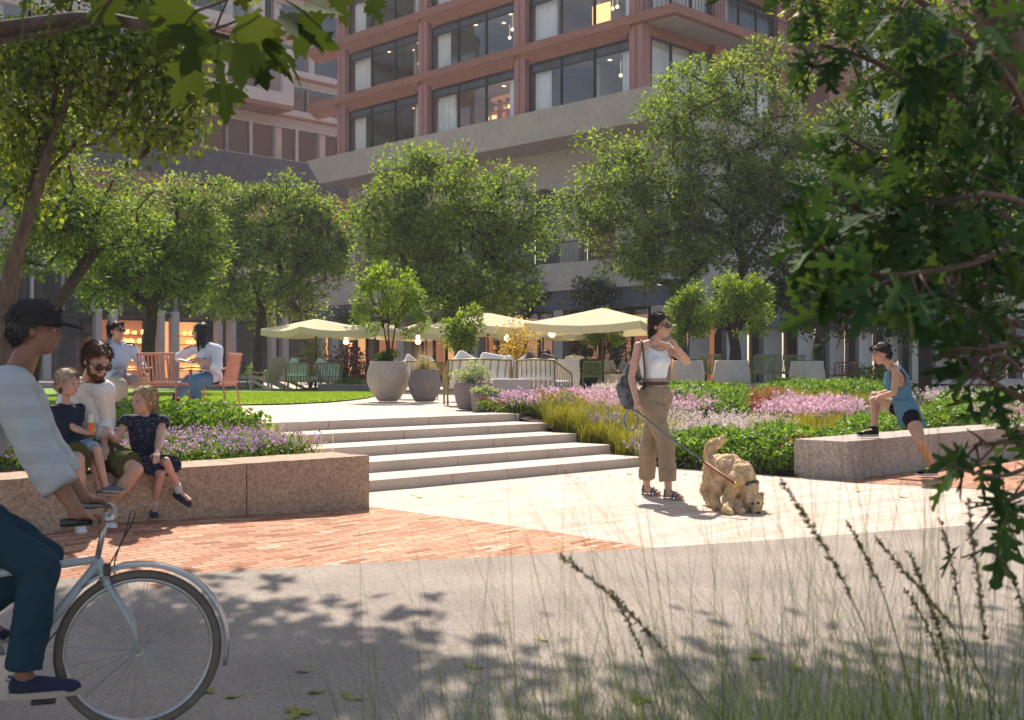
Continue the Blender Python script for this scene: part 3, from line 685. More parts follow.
# near lime tree on the left, with large leaves
t=T('tree','large leaved tree with several curving stems behind the seated man at far left','tree',(-7.05,16,TZ-.05))
rg=np.random.default_rng(21)
stems=[[(3,420),(6,360),(2,320),(12,262),(34,200),(50,150),(72,82),(90,30),(105,-20)],[(8,330),(30,190),(45,120),(38,60),(30,30),(28,-30)],[(20,240),(40,170),(58,80),(66,30),(80,-40)],[(36,185),(55,165),(90,128),(100,110)],[(2,320),(-10,250),(-15,180),(-20,60)],[(50,150),(80,146),(105,143),(140,160)]]
tgs=blobs_pts([bl_(150,60,16,70,62),bl_(60,60,16,80,80),bl_(150,140,16,52,34),bl_(110,-60,16,130,60),bl_(20,150,16,50,60),bl_(185,95,16,32,45)],150,rg,.3)
mb=MB()
for i,s_ in enumerate(stems):
    r0=[.12,.06,.05,.04,.08,.03][i]; k=len(s_); mb.tube([W(px,py,16+(.2*i*j/k if i%2 else -.25*j/k)) for j,(px,py) in enumerate(s_)],[r0*(1-.7*j/(k-1)) for j in range(k)],9)
allp=[W(px,py,16) for s_ in stems for px,py in s_[2:]]
for q in tgs:
    q=Vector(q); a=min(allp,key=lambda p:(p-q).length*(1+.4*(p.z>q.z))); m_=(a+q)/2+Vector((0,0,.06)); mb.tube([a,m_,q],[.018,.012,.006],5)
mb.build('trunk',mt['bark'],t,smooth=True)
n=len(tgs)*105; C=np.repeat(tgs,105,axis=0); off=norm(RNG.normal(size=(n,3)))*(RNG.random((n,1))**.5)*np.array([.55,.55,.40]); P=C+off
D=norm(off*1.0+RNG.normal(size=(n,3))*.45+np.array([0,0,-.55])); Nn=norm(RNG.normal(size=(n,3))*.6+[0,0,1])
leafcloud('crown',L_near,P,D,Nn,.105*RNG.uniform(.6,1.2,n),OVATE,t)
# ------------------------------------------------------------ pots and potted trees
def potprof(h,rb,rm,rt,zm=.6,th=.04):
    pr=[(rb*.9,0),(rb,.01)]
    for i in range(1,12):
        f=i/12; r=rb+(rm-rb)*math.sin(min(1,f/zm)*PI/2) if f<zm else rm-(rm-rt)*sm((f-zm)/(1-zm))
        pr.append((r,h*f))
    return pr+[(rt,h-.008),(rt-.008,h),(rt-th,h),(rt-th,h-.07),(.01,h-.08)]
def pot(label,px,Y,h,rb,rm,rt,mat,zm=.6,z=TZ,group='round pots on the terrace'):
    X=(px-CX)/F*Y; t=T('plant_pot',label,'plant pot',(X,Y,z),group)
    mb=MB(); mb.lathe(potprof(h,rb,rm,rt,zm),(X,Y,z),36,wob=.01); mb.build('pot',mat,t,smooth=True,angle=.9)
    mb=MB(); mb.lathe([(rt-.05,h-.085),(rt-.05,h-.05),(.01,h-.03)],(X,Y,z),20); mb.build('soil',mt['soil'],t,smooth=True); return Vector((X,Y,z+h-.05))
def shrub(label,c,rx,ry,rz,n,lsz,lm,name='shrub',cat='shrub',group=None,tmpl=DIAM,wid=None,flower=None,stems=True,up=.3,lumps=9,seed=0):
    rg=np.random.default_rng(seed+int(abs(c[0]*100))); t=T(name,label,cat,c,group); c=np.array(c,float); cc=c+[0,0,rz]
    lp=np.concatenate([cc+norm(rg.normal(size=(lumps,3)))*rg.uniform(.35,.75,(lumps,1))*[rx,ry,rz],[cc]])
    A=rg.integers(0,len(lp),n); off=norm(rg.normal(size=(n,3)))*(rg.random((n,1))**.4)*np.array([rx,ry,rz])*.48; P=lp[A]+off; P[:,2]=np.maximum(P[:,2],c[2]+.01)
    D=norm(off*2/np.array([rx,ry,rz])+rg.normal(size=(n,3))*.5+[0,0,up]); Nn=norm(rg.normal(size=(n,3))*.6+[0,0,1])
    if stems:
        mb=MB()
        for q in lp: mb.tube([c,(c+q)/2+[0,0,rz*.2],q],[.012*rx*3,.008*rx*3,.004],5)
        mb.build('stem',mt['bark_d'],t,smooth=True)
    leafcloud('foliage',lm,P,D,Nn,lsz*rg.uniform(.6,1.2,n),tmpl,t,wid=wid)
    if flower is not None:
        m=n//6; A=rg.integers(0,n,m); P2=P[A]+rg.normal(size=(m,3))*.02+[0,0,.03]; leafcloud('blossom',flower,P2,rdir(m),norm(rg.normal(size=(m,3))+[0,0,1.5]),lsz*.7,DIAM,t,wid=1.6)
    return t
def pottree(label,px,Y,zc,crown,n,lsz,lm,trunk_r,seed,bot=None,ms=3,group='small trees standing in pots'):
    X=(px-CX)/F*Y; t=T('potted_tree',label,'tree',(X,Y,zc),group); rg=np.random.default_rng(seed); b=[bl_(*q) for q in crown]
    tg=blobs_pts(b,max(26,len(b)*8),rg,.5); mb=MB()
    base=Vector((X,Y,zc)); cc=Vector(tg.mean(0))
    forks=[]
    for i in range(ms):
        a=2*PI*i/ms+.5; f=base.lerp(cc,.55)+Vector((math.cos(a),math.sin(a),0))*.13; mb.tube([base+Vector((math.cos(a)*.04,math.sin(a)*.04,0)),base.lerp(f,.5)+Vector((.02,0,0)),f],[trunk_r,trunk_r*.8,trunk_r*.6],7); forks.append(f)
    for q in tg:
        q=Vector(q); a=min(forks,key=lambda p:(p-q).length); mb.tube([a,(a+q)/2+Vector((0,0,.03)),q],[trunk_r*.5,trunk_r*.3,.004],5)
    mb.build('trunk',mt['bark_d'],t,smooth=True)
    A=rg.integers(0,len(tg),n); r=b[0][1].mean()*.42; off=norm(rg.normal(size=(n,3)))*(rg.random((n,1))**.5)*r; P=tg[A]+off
    D=norm(off/r*.8+rg.normal(size=(n,3))*.5+norm(P-np.array(cc))*.5); leafcloud('crown',lm,P,D,norm(rg.normal(size=(n,3))*.6+[0,0,1]),lsz*rg.uniform(.6,1.2,n),DIAM,t)
p=pot('largest pale egg shaped pot under the bright potted tree',388,23.1,.80,.20,.43,.36,mt['concrete'])
pottree('bright green heart shaped tree in the largest pale pot',388,23.1,p.z,[(372,292,23.1,20,18),(408,292,23.1,21,20),(390,280,23.1,26,14),(365,318,23.1,17,16),(412,322,23.1,14,20),(388,305,23.1,24,15)],5200,.075,L_pot,.022,31)
shrub('dark trailing ivy and spiky leaves under the heart shaped potted tree',p+Vector((0,0,-.05)),.34,.30,.16,900,.06,L_dark,stems=False,flower=None,name='trailing_plant',cat='plant')
p=pot('mauve grey egg shaped pot beside the largest pale pot',424.5,22.7,.64,.19,.325,.27,mt['plant_grey'])
shrub('olive tufted grass in the mauve grey pot',p+Vector((0,0,-.02)),.25,.25,.10,700,.05,G_blade,stems=False,name='pot_grass',cat='plant',wid=.5)
p=pot('dark straight sided pot with a silvery shrub nearest the top step',473,18.5,.42,.24,.31,.31,mt['plant_grey'],.85)
shrub('silvery white leaved shrub in the dark straight sided pot',p,.38,.3,.20,1500,.05,L_grey)
p=pot('small mauve bowl pot at the right end of the top step',485.5,17.7,.27,.2,.225,.22,mt['plant_grey'],.85)
shrub('low green and white rosette plant in the small mauve bowl pot',p,.24,.22,.09,900,.045,L_grey,stems=False)
shrub('green foliage filling the small mauve bowl pot',p+Vector((.02,-.02,-.03)),.22,.2,.07,700,.04,L_hedge,stems=False)
palec=MSPECK('pale_cast_concrete',(.66,.59,.51),(.56,.49,.42),(.75,.68,.60),.85,22,.25,.15)
for lab,px,Y,h,rb,rm,rt,zm in [('tall pale pot right of the olive lounge chairs',567,26.5,.86,.2,.3,.28,.6),('pale low pot left of the round potted tree trunk',603,31,.5,.28,.35,.33,.6),('pale low pot half hidden behind the walking woman',624,31.5,.5,.28,.35,.33,.6),
   ('pale bowl pot directly right of the walking woman',688,29.3,.86,.30,.42,.38,.5),('widest pale bowl pot under the bright green potted tree',731.5,29,.86,.32,.47,.42,.5),('pale bowl pot at the right end of the row near the red chairs',807,31,.86,.34,.48,.43,.5)]:
    pot(lab,px,Y,h,rb,rm,rt,palec,zm)
pottree('bright green rounded tree in the widest pale bowl pot',731.5,29,1.38,[(733,302,29,22,20),(712,312,29,20,16),(755,306,29,20,20),(722,285,29,18,14),(745,288,29,16,12),(705,325,29,14,10),(750,325,29,17,12)],7500,.085,L_pot,.028,33)
pottree('dark green upright tree in the pot right of the walking woman',686,29.3,1.38,[(685,310,29.3,18,24),(682,328,29.3,17,14),(690,295,29.3,14,12)],2600,.095,L_mid,.022,34)
pottree('small round tree before the large cream parasol',600,30.5,1.0,[(598,330,30.5,15,15),(610,334,30.5,12,12),(592,336,30.5,11,13),(603,320,30.5,9,7)],2400,.085,L_pot,.02,35)
pottree('dark bushy tree behind the dark straight sided pot',464,24,TZ,[(464,330,24,20,18),(458,340,24,16,14),(470,318,24,13,10)],2600,.08,L_mid,.02,36)
mb=MB(); c=W(510,391.5,19.2); mb.box((c.x,c.y,TZ+.24),(.62,.5,.48),rotz(.1)); o=mb.build('planter_box',MSPECK('white_concrete',(.62,.57,.51),(.52,.47,.42),(.7,.66,.6),.85,30,.2,.1),bevel=.015); props(o,'square off white planter box before the olive lounge chairs','planter')
shrub('golden twiggy shrub behind the olive lounge chairs',W(517,372,25)+Vector((0,0,-.1)),.62,.5,.65,1500,.06,L_gold,lumps=14)
shrub('dark purple leaved bush under the left cream parasol',(-5.2,35.5,TZ),.9,.6,.75,1200,.09,MLEAF('purple_leaf',(.06,.02,.03),(.14,.05,.07),.2),flower=F_mag)
shrub('green bush with pink flowers behind the green striped loungers',(-6.3,36,TZ),.8,.6,.8,1300,.09,L_mid,flower=F_pink)
shrub('low round green bush beside the grey planter kerb',(-4.8,34,TZ),.55,.4,.22,700,.07,L_hedge)
for lab,x,y in (('small clipped green bush by the shops behind the seated woman',-9.8,44),('clipped green bush between the shop pilasters at left',-16,60),('low bush beside the red cafe chairs',-3.3,34.5),('bush by the tall pale pot under the parasols',1.9,31),('bush behind the right bowl pot',10.3,33)):
    shrub(lab,(x,y,TZ),.6,.5,.45,900,.08,L_mid)
# climbing plants over the shop fascia
for i,(u,w_,z_,lab) in enumerate([(2,2.3,4.3,'purple flowering climber above the shops right of the large parasol'),(6.5,2.5,4.6,'purple flowering climber hanging above the large cream parasol'),(11,2.0,4.2,'leafy climber with lilac flowers behind the middle tree'),(20,2.0,3.9,'leafy climber with lilac flowers left of the heart shaped potted tree')]):
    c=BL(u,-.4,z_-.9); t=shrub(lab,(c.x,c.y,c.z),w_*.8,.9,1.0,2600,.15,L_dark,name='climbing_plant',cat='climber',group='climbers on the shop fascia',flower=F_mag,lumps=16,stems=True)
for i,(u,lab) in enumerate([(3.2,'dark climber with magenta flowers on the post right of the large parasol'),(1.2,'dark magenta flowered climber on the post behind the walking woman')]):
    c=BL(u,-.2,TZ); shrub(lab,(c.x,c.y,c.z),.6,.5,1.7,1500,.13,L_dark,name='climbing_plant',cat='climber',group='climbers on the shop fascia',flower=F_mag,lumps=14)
# ------------------------------------------------------------ planting beds
def spoly(poly,n,rg):
    P=[]; xs=[p[0] for p in poly]; ys=[p[1] for p in poly]
    while len(P)<n:
        x=rg.uniform(min(xs),max(xs)); y=rg.uniform(min(ys),max(ys))
        if inpoly(x,y,poly): P.append((x,y))
    return np.array(P)
def area(poly): return abs(sum(poly[i][0]*poly[(i+1)%len(poly)][1]-poly[(i+1)%len(poly)][0]*poly[i][1] for i in range(len(poly))))/2
def PX(*q): return [((px-CX)/F*Y,Y) for px,Y in q]
def lump(x,y,s): return .5+.5*mnoise.noise((x*s,y*s,7.3))
def hedge(label,poly,h,dens,lsz=.055,zf=bz,lm=None,cat='hedge',name='hedge',seed=1,ls=3.2,red=None):
    rg=np.random.default_rng(seed); n=int(area(poly)*dens); XYp=spoly(poly,n,rg); cx,cy=XYp.mean(0); t=T(name,label,cat,(cx,cy,zf(cx,cy)))
    b=np.array([zf(x,y) for x,y in XYp]); L=np.array([.45+.75*lump(x,y,ls)+.15*lump(x,y,ls*3) for x,y in XYp])
    ed=np.array([min(1,min(abs((poly[(i+1)%len(poly)][0]-poly[i][0])*(poly[i][1]-y)-(poly[i][0]-x)*(poly[(i+1)%len(poly)][1]-poly[i][1]))/max(1e-6,math.hypot(poly[(i+1)%len(poly)][0]-poly[i][0],poly[(i+1)%len(poly)][1]-poly[i][1])) for i in range(len(poly)))/.22) for x,y in XYp])
    z=b+h*L*(.62+.38*np.sqrt(ed))*rg.random(n)**.5
    P=np.stack([XYp[:,0],XYp[:,1],z],1); D=norm(rg.normal(size=(n,3))*.8+[0,-.25,.35]); Nn=norm(rg.normal(size=(n,3))*.5+[0,0,1])
    leafcloud('foliage',lm or L_hedge,P,D,Nn,lsz*rg.uniform(.6,1.2,n),DIAM,t,wid=1.25)
    mb=MB()
    for k in range(min(90,int(area(poly)*18))):
        x,y=XYp[k]; mb.tube([(x,y,b[k]-.02),(x+rg.normal()*.05,y+rg.normal()*.05,b[k]+h*.6)],[.008,.005],4)
    props(mb.build('stem',mt['bark_d'],t),kind='stuff')
    if red is not None:
        m=int(area(poly)*260); Q=spoly(poly,m,rg); P2=np.array([(x,y,zf(x,y)+h*(.5+.75*lump(x,y,ls))) for x,y in Q]); leafcloud('blossom',red,P2,rdir(m),rdir(m),.035,DIAM,t,wid=1.3)
    return t
def drift(label,poly,h,dens,flower,zf=bz,green=None,seed=3,fs=.03,gd=3.0,kind='stuff',name='flowers',per=7,lsz=.05):
    rg=np.random.default_rng(seed); n=int(area(poly)*dens); Q=spoly(poly,n,rg); b=np.array([zf(x,y) for x,y in Q]); H=h*np.array([.6+.6*lump(x,y,2.5) for x,y in Q])*rg.uniform(.75,1.1,n)
    lean=rg.normal(size=(n,2))*.06
    # spikes of small blossoms
    f=np.tile(np.linspace(.62,1,per),n); I=np.repeat(np.arange(n),per)
    P=np.stack([Q[I,0]+lean[I,0]*f*2,Q[I,1]+lean[I,1]*f*2,b[I]+H[I]*f],1)+rg.normal(size=(n*per,3))*.012
    m=int(n*gd); J=rg.integers(0,n,m); g=rg.random(m)**.8; P2=np.stack([Q[J,0]+rg.normal(size=m)*.03,Q[J,1]+rg.normal(size=m)*.03,b[J]+H[J]*g*.8],1)
    sD=norm(np.stack([lean[:,0]*2,lean[:,1]*2,H],1)); P3=np.stack([Q[:,0],Q[:,1],b],1)
    PP=np.concatenate([P,P2,P3]); DD=np.concatenate([norm(rg.normal(size=(len(P),3))+[0,0,.4]),norm(rg.normal(size=(m,3))*.6+[0,0,.9]),sD])
    NN=np.concatenate([rdir(len(P)),rdir(m),norm(rg.normal(size=(n,3))+[0,-1,0])])
    sz=np.concatenate([np.full(len(P),fs)*rg.uniform(.6,1.3,len(P)),lsz*rg.uniform(.6,1.4,m),H])
    wd=np.concatenate([np.full(len(P),1.3),np.full(m,.8),np.full(n,.02)]); mi=np.concatenate([np.zeros(len(P)),np.ones(m),np.ones(n)])
    o=leafcloud(name,[flower,green or L_hedge],PP,DD,NN,sz,DIAM,wid=wd,mi=mi); return props(o,label,'flowers',None,kind)
def tufts(label,poly,cnt,h,blades,mat,zf=bz,seed=5,group=None,arc=.6,w=.006,single=False):
    rg=np.random.default_rng(seed); Q=spoly(poly,cnt,rg); made=[]
    def mesh(pts):
        V=[];Fc=[]
        for x,y in pts:
            z=zf(x,y)-.01
            for k in range(blades):
                a=rg.uniform(0,2*PI); L=h*rg.uniform(.55,1.15); o=rg.normal(size=2)*.05; dx,dy=math.cos(a),math.sin(a); sp=rg.uniform(.15,1)*arc; i0=len(V)
                for f in (0,.4,.75,1.0):
                    r=sp*L*f**1.8; zz=L*(f-.35*sp*f**2.5); ww=w*(1-f)**.6
                    px_,py_=x+o[0]+dx*r,y+o[1]+dy*r
                    if f<1: V+= [(px_-dy*ww,py_+dx*ww,z+zz),(px_+dy*ww,py_-dx*ww,z+zz)]
                    else: V.append((px_,py_,z+zz))
                Fc+=[(i0,i0+1,i0+3,i0+2),(i0+2,i0+3,i0+5,i0+4),(i0+4,i0+5,i0+6)]
        mb=MB(); mb.v=V; mb.f=Fc; mb.m=[0]*len(Fc); return mb
    return props(mesh(Q).build('ornamental_grass',mat,smooth=False),label,'grass',None,'stuff') if not single else [mesh([q]).build('grass_tuft',mat) for q in Q]
# right bed, front to back
e=lambda a,b:XY(AB(a,b))
hedge('glossy green hedge along the bed front behind the walking dog',[e(11.43,7.0),e(11.43,8.95),e(12.2,9.15),e(12.75,8.9),e(12.9,7.6),e(12.5,6.98)],.40,3400,.06)
hedge('low red flowering shrub against the left end of the grey seat wall',[e(11.45,6.95),e(11.45,7.35),e(12.2,7.2),e(12.2,7.0)],.36,2600,.04,lm=L_mid,red=F_red,seed=4,cat='shrub',name='shrub')
hedge('glossy green hedge right behind the grey seat wall under the runner',[e(12.7,7.0),e(13.0,7.5),e(14.5,8.0),e(17.5,8.0),e(18.5,7.0)],.36,1500,.065,seed=6)
drift('pale pink and cream flower drift behind the front hedge',PX((640,15.2),(690,14.9),(740,15.0),(775,15.4),(790,16.2),(770,17.6),(700,18.0),(640,18.2)),.30,330,F_white,seed=7,fs=.034)
tufts('olive feathery grass band crossing the right bed',PX((752,15.0),(800,14.8),(835,15.4),(850,17),(800,18.2),(765,18.0),(745,16.8)),150,.32,30,G_blade,seed=8)
drift('bright pink flower drift between the two olive grass bands',PX((765,18.2),(845,17.2),(860,19.5),(840,21.5),(780,21)),.34,210,F_pink,seed=9,fs=.05)
drift('whitish flower drift behind the seat wall right of the runner',[e(18.2,7.2),e(21,7.3),e(26,8.5),e(25,11.5),e(21,10)],.36,90,F_white,seed=10,fs=.045)
tufts('olive grass behind the bright pink drift',PX((752,21.2),(860,21.0),(872,23.4),(770,23.6)),120,.34,24,G_blade,seed=12,w=.008)
hedge('wide low green hedge in front of the right bowl pots',PX((752,23.6),(880,23.4),(915,25),(905,29),(770,29)),.42,650,.085,seed=13,ls=1.6)
hedge('low green hedge right of the walking woman before the bowl pots',PX((640,18.8),(700,18.4),(748,18.8),(754,23),(750,26),(645,26)),.38,900,.075,seed=14,ls=2)
drift('russet heath band before the widest bowl pot',PX((750,19.0),(775,21.2),(800,23.3),(760,24),(750,22)),.34,190,F_dry,seed=15,green=F_red)
drift('thin pink flowers around the feet of the bowl pots',PX((650,25.5),(740,25),(742,28),(655,28)),.32,80,F_mag,seed=16,fs=.05)
hedge('low green hedge behind the seated wall right of the oak leaves',PX((930,19),(1060,18),(1080,24),(940,24)),.32,600,.08,seed=18,ls=1.8)
drift('pink flowers filling the bed at the far right edge',PX((985,15.7),(1080,16.8),(1080,18),(960,18)),.36,110,F_pink,seed=19)
# bed beside the steps
tufts('bright olive grass mounds beside the lower steps',[e(11.55,9.2),e(12.9,9.3),e(13.6,10.6),e(12.9,11.9),e(11.98,11.5),e(11.74,10.5),e(11.66,9.9)],120,.44,90,G_blade,seed=20,arc=1.0,w=.0035)
drift('long pink flower drift beside the top step and the pots',[e(11.95,11.95),e(12.6,11.3),e(13.6,10.9),e(15.4,10.8),e(16.4,11.6),e(16.0,13.4),e(14.4,13.8),e(12.6,13.2)],.34,330,F_pink,seed=21,fs=.040)
drift('pale flower patch behind the walking woman near the far pots',PX((590,21.5),(650,20),(660,27),(600,27)),.36,110,F_white,seed=22,fs=.045)
hedge('small green shrub in the pink drift before the tall pale pot',PX((524,17.3),(552,17.2),(556,18.6),(526,18.6)),.36,2000,.05,seed=23,cat='shrub',name='shrub')
hedge('green shrub with red flowers at the end of the fourth step',[e(12.05,11.3),e(12.7,11.0),e(12.95,11.6),e(12.3,12.0)],.36,2200,.045,seed=24,cat='shrub',name='shrub',lm=L_mid,red=F_red)
hedge('green shrub with red flowers beside the small mauve bowl pot',[(-.55,17.2),(-.1,16.9),(.2,17.1),(.1,17.5),(-.5,17.6)],.22,2200,.045,seed=25,cat='shrub',name='shrub',lm=L_mid,red=F_red,zf=lambda x,y:TZ)
hedge('green shrub patch behind the pale flowers near the walking woman',PX((603,19.5),(640,19),(642,21),(606,21)),.36,1000,.06,seed=26,cat='shrub',name='shrub')
def lav(label,c,r,h,seed):
    drift(label,[(c[0]+r*math.cos(k*PI/4),c[1]+r*math.sin(k*PI/4)) for k in range(8)],h,420,F_purp,seed=seed,fs=.028,per=9,name='lavender',green=L_grey)
lav('lavender clump at the right end of the lowest step',AB(11.75,9.15),.26,.38,31); lav('lavender clump beside the walking woman by the bed edge',AB(12.1,8.95),.26,.42,32)
lav('lavender clump at the end of the top step',AB(12.25,12.2),.27,.36,33); lav('small lavender clump among the olive grass mounds',AB(12.3,10.4),.2,.42,34)
# left bed
hedge('glossy green shrubs in the left bed below the seated woman',[e(5.0,10.3),e(6.6,10.0),e(6.75,11.6),e(4.6,11.7),e(3.6,11.2)],.34,2600,.06,zf=bl,seed=41)
hedge('glossy green shrubs between the bearded man and the girl',[e(2.6,9.8),e(3.8,9.8),e(4.2,11.5),e(2.4,11.6)],.32,2400,.06,zf=bl,seed=42)
drift('purple and pink flowers along the back of the left seat wall',[e(3.6,8.75),e(6.2,8.75),e(6.5,9.9),e(5.2,10.2),e(3.6,10.0)],.24,210,F_mag,zf=bl,seed=43,fs=.024,gd=7)
drift('pale lavender blossoms at the corner of the left bed',[e(5.3,8.75),e(6.25,8.75),e(6.4,9.6),e(5.6,9.6)],.22,150,F_purp,zf=bl,seed=44,fs=.024,gd=7)
drift('pink blossoms behind the girl and the bearded man',[e(1.6,10.2),e(3.4,10.4),e(3.8,11.6),e(1.5,11.6)],.42,300,F_pink,zf=bl,seed=45,fs=.032)
drift('purple and rose flowers behind the toddler at the left edge',[e(-3,8.75),e(2.6,8.75),e(2.8,10.2),e(-3,11)],.34,150,F_mag,zf=bl,seed=46,fs=.026,gd=7)
tufts('thin straw coloured grass at the right corner of the left bed',[e(6.0,8.7),e(6.28,8.7),e(6.75,11.4),e(6.3,11.4)],26,.32,14,G_straw,zf=bl,seed=47,w=.003,arc=.3)
tufts('wispy white grass rising from the mauve grey pot',[(-1.9,22.5),(-1.6,22.5),(-1.6,22.8),(-1.9,22.8)],8,.55,16,G_straw,zf=lambda x,y:TZ+.6,seed=48,w=.005,arc=.5)
for o in bpy.data.objects:
    if o.name=='ground': pass
# grey planter kerbs at lawn end
for lab,x0,x1,y0 in (('grey concrete planter kerb at the right end of the lawn',-5.65,-3.9,33.4),('long grey concrete kerb along the back of the lawn',-24,-8.9,38.6)):
    mb=MB(); mb.bx(x0,x1,y0,y0+2.6,TZ,TZ+.20); o=mb.build('planter_kerb',mt['plant_grey'],bevel=.02); props(o,lab,'planter')
# ------------------------------------------------------------ furniture
coral=M('coral_metal',(.50,.20,.13),.45,5,.08,spec=.5); olive=M('olive_metal',(.26,.20,.05),.45,5,.1,spec=.5); greenm=M('sage_metal',(.20,.24,.13),.5,5,.1)
cush=M('white_cushion',(.78,.75,.72),.9,4,.06,.1,20); pillow=M('brown_pillow',(.11,.075,.06),.9,30,.3); oat=M('oat_fabric',(.50,.42,.33),.9,10,.12)
stripe=MSTRIPE('green_stripe_fabric',[(.62,.66,.60),(.22,.36,.30)],14,0); redm=M('red_metal',(.36,.07,.05),.5,5,.1); teal=M('teal_metal',(.05,.16,.12),.5,5,.1)
def rod(mb,pts,r=.012,n=8): mb.tube(pts,r,n)
def armchair(label,mat,group,name='armchair',n=9):
    t=T(name,label,'chair',(0,0,0),group)
    for sx in (-1,1):
        mb=MB(); rod(mb,[(sx*.27,.25,0),(sx*.255,.22,.44),(sx*.26,.20,.64)],.013); mb.build('leg',mat,t,smooth=True)
        mb=MB(); rod(mb,[(sx*.27,-.30,0),(sx*.25,-.22,.44),(sx*.245,-.30,.84)],.013); mb.build('leg',mat,t,smooth=True)
        mb=MB(); mb.box((sx*.265,-.02,.655),(.045,.46,.018),Matrix.Rotation(.04,3,'X')); mb.build('armrest',mat,t,bevel=.006)
    mb=MB()
    for i in range(8): mb.box((0,-.2+.06*i,.445-.01*math.sin(i)),(.48,.045,.014))
    rod(mb,[(-.25,-.22,.435),(-.255,.22,.435),(.255,.22,.435),(.25,-.22,.435),(-.25,-.22,.435)],.011); mb.build('seat',mat,t,bevel=.004)
    mb=MB(); R=Matrix.Rotation(.2,3,'X')
    for i in range(n): mb.box((-.205+.41*i/(n-1),-.265,.65),(.026,.010,.36),R)
    mb.box((0,-.302,.84),(.52,.016,.035),R); mb.box((0,-.228,.465),(.48,.014,.03),R); mb.build('backrest',mat,t,bevel=.004)
    return t
def place(o,px,Y,rz,z=TZ): o.location=((px-CX)/F*Y,Y,z); o.rotation_euler=(0,0,rz); return o
G='coral metal armchairs by the lawn'
a=armchair('empty coral slatted armchair with its back to the camera between the seated pair',coral,G); place(a,165,15.2,PI+PI-.12)
b=dup(a,(0,0,0),0,'coral armchair the woman in jeans sits on',G); place(b,213.5,15.35,PI/2-.35+.25)
b=dup(a,(0,0,0),0,'coral armchair under the man in the pale blue shirt',G); place(b,122,15.9,-PI/2-.55+.35)
def lounge(label,fm,cm,pm,group,w=.8):
    t=T('lounge_chair',label,'lounge chair',(0,0,0),group); h=w/2
    mb=MB(); rod(mb,[(-h,.36,0),(-h,.38,.3),(-h-.02,.3,.56),(-h+.02,-.3,.80),(0,-.36,.82),(h-.02,-.3,.80),(h+.02,.3,.56),(h,.38,.3),(h,.36,0)],.02)
    rod(mb,[(-h,-.34,0),(-h,-.26,.3),(-h+.02,-.3,.80)],.018); rod(mb,[(h,-.34,0),(h,-.26,.3),(h-.02,-.3,.80)],.018)
    rod(mb,[(-h,.38,.28),(-h,-.26,.28),(h,-.26,.28),(h,.38,.28),(-h,.38,.28)],.018); mb.build('frame',fm,t,smooth=True)
    mb=MB()
    for i in range(9): x=-h+w*i/8; rod(mb,[(x*.98,-.26,.28),(x*.95+.06,-.335,.81)],.012,5)
    for sx in (-1,1):
        for i in range(7): y=-.22+.09*i; rod(mb,[(sx*h,y,.28),(sx*h,y+.04,.76-.2*(y+.3)/.6)],.008,5)
    mb.build('back_rods',fm,t,smooth=True)
    mb=MB(); mb.box((0,.05,.36),(w-.06,.62,.15)); mb.build('seat_cushion',cm,t,bevel=.05)
    mb=MB(); mb.box((0,-.2,.62),(w-.1,.16,.42),Matrix.Rotation(-.15,3,'X')); mb.build('back_cushion',cm,t,bevel=.06)
    for px_,rr in ((-.22,.55),(.2,.2)):
        mb=MB(); mb.box((px_*w,-.13,.70),(.46,.16,.44),Matrix.Rotation(-.2,3,'X')@Matrix.Rotation(rr,3,'Y')); mb.build('pillow',pm if px_>0 else cm,t,bevel=.07)
    return t
G='olive rod lounge chairs behind the pots'
l1=lounge('olive rod lounge chair with white cushions behind the silvery potted shrub',olive,cush,cush,G,1.15); place(l1,478,20.6,PI+.15+PI)
l2=dup(l1,(0,0,0),0,'olive rod lounge chair with dark pillow right of the white planter box',G); place(l2,543,21.2,-.55); l2.scale=(.72,1,1)
for c in l2.children:
    if c.name.startswith('pillow'): c.data=c.data.copy(); c.data.materials[0]=pillow
l3=dup(l1,(0,0,0),0,'olive lounge chair facing the camera behind the white planter box',G); place(l3,515,24.2,PI+.2)
l4=dup(l1,(0,0,0),0,'olive lounge chair with draped white cloth behind the mauve grey pot',G); place(l4,418,25.0,.15); l4.scale=(.7,1,1)
G='green rod loungers at the lawn end'
l5=lounge('striped lounger with dark pillow at the lawn end, left of a pair',olive,stripe,pillow,G); place(l5,302,33.5,PI+PI-.35)
l6=dup(l5,(0,0,0),0,'olive framed lounger with white draped cushion at the lawn end, right of a pair',G); place(l6,327,34.2,.3)
l7=dup(l5,(0,0,0),0,'striped lounger with dark pillow at the foot of the round plaza tree',G); place(l7,242,37,-.9)
# wooden deck chairs
def deck(label,mat,G):
    t=T('deck_chair',label,'deck chair',(0,0,0),G)
    mb=MB()
    for i in range(6): mb.box((-.22+.09*i,-.38,.62),(.075,.02,.8),Matrix.Rotation(.42,3,'X'))
    mb.build('backrest',mat,t,bevel=.006); mb=MB()
    for i in range(6): mb.box((0,-.2+.11*i,.26+.028*i),(.54,.09,.02),Matrix.Rotation(.25,3,'X'))
    mb.build('seat',mat,t,bevel=.006)
    for sx in (-1,1):
        mb=MB(); mb.box((sx*.33,.34,.26),(.03,.09,.52)); mb.build('leg',mat,t,bevel=.004)
        mb=MB(); mb.box((sx*.29,-.1,.16),(.03,.95,.09),Matrix.Rotation(.3,3,'X')); mb.build('side_rail',mat,t,bevel=.004)
        mb=MB(); mb.box((sx*.34,-.02,.54),(.12,.75,.022)); mb.build('armrest',mat,t,bevel=.004)
    return t
G='oat coloured deck chairs at the lawn end'
d1=deck('oat coloured slatted deck chair just right of the round tree trunk',oat,G); place(d1,267,34.5,PI+.9+PI)
d2=dup(d1,(0,0,0),0,'oat coloured slatted deck chair behind the striped loungers',G); place(d2,287,35.5,.9)
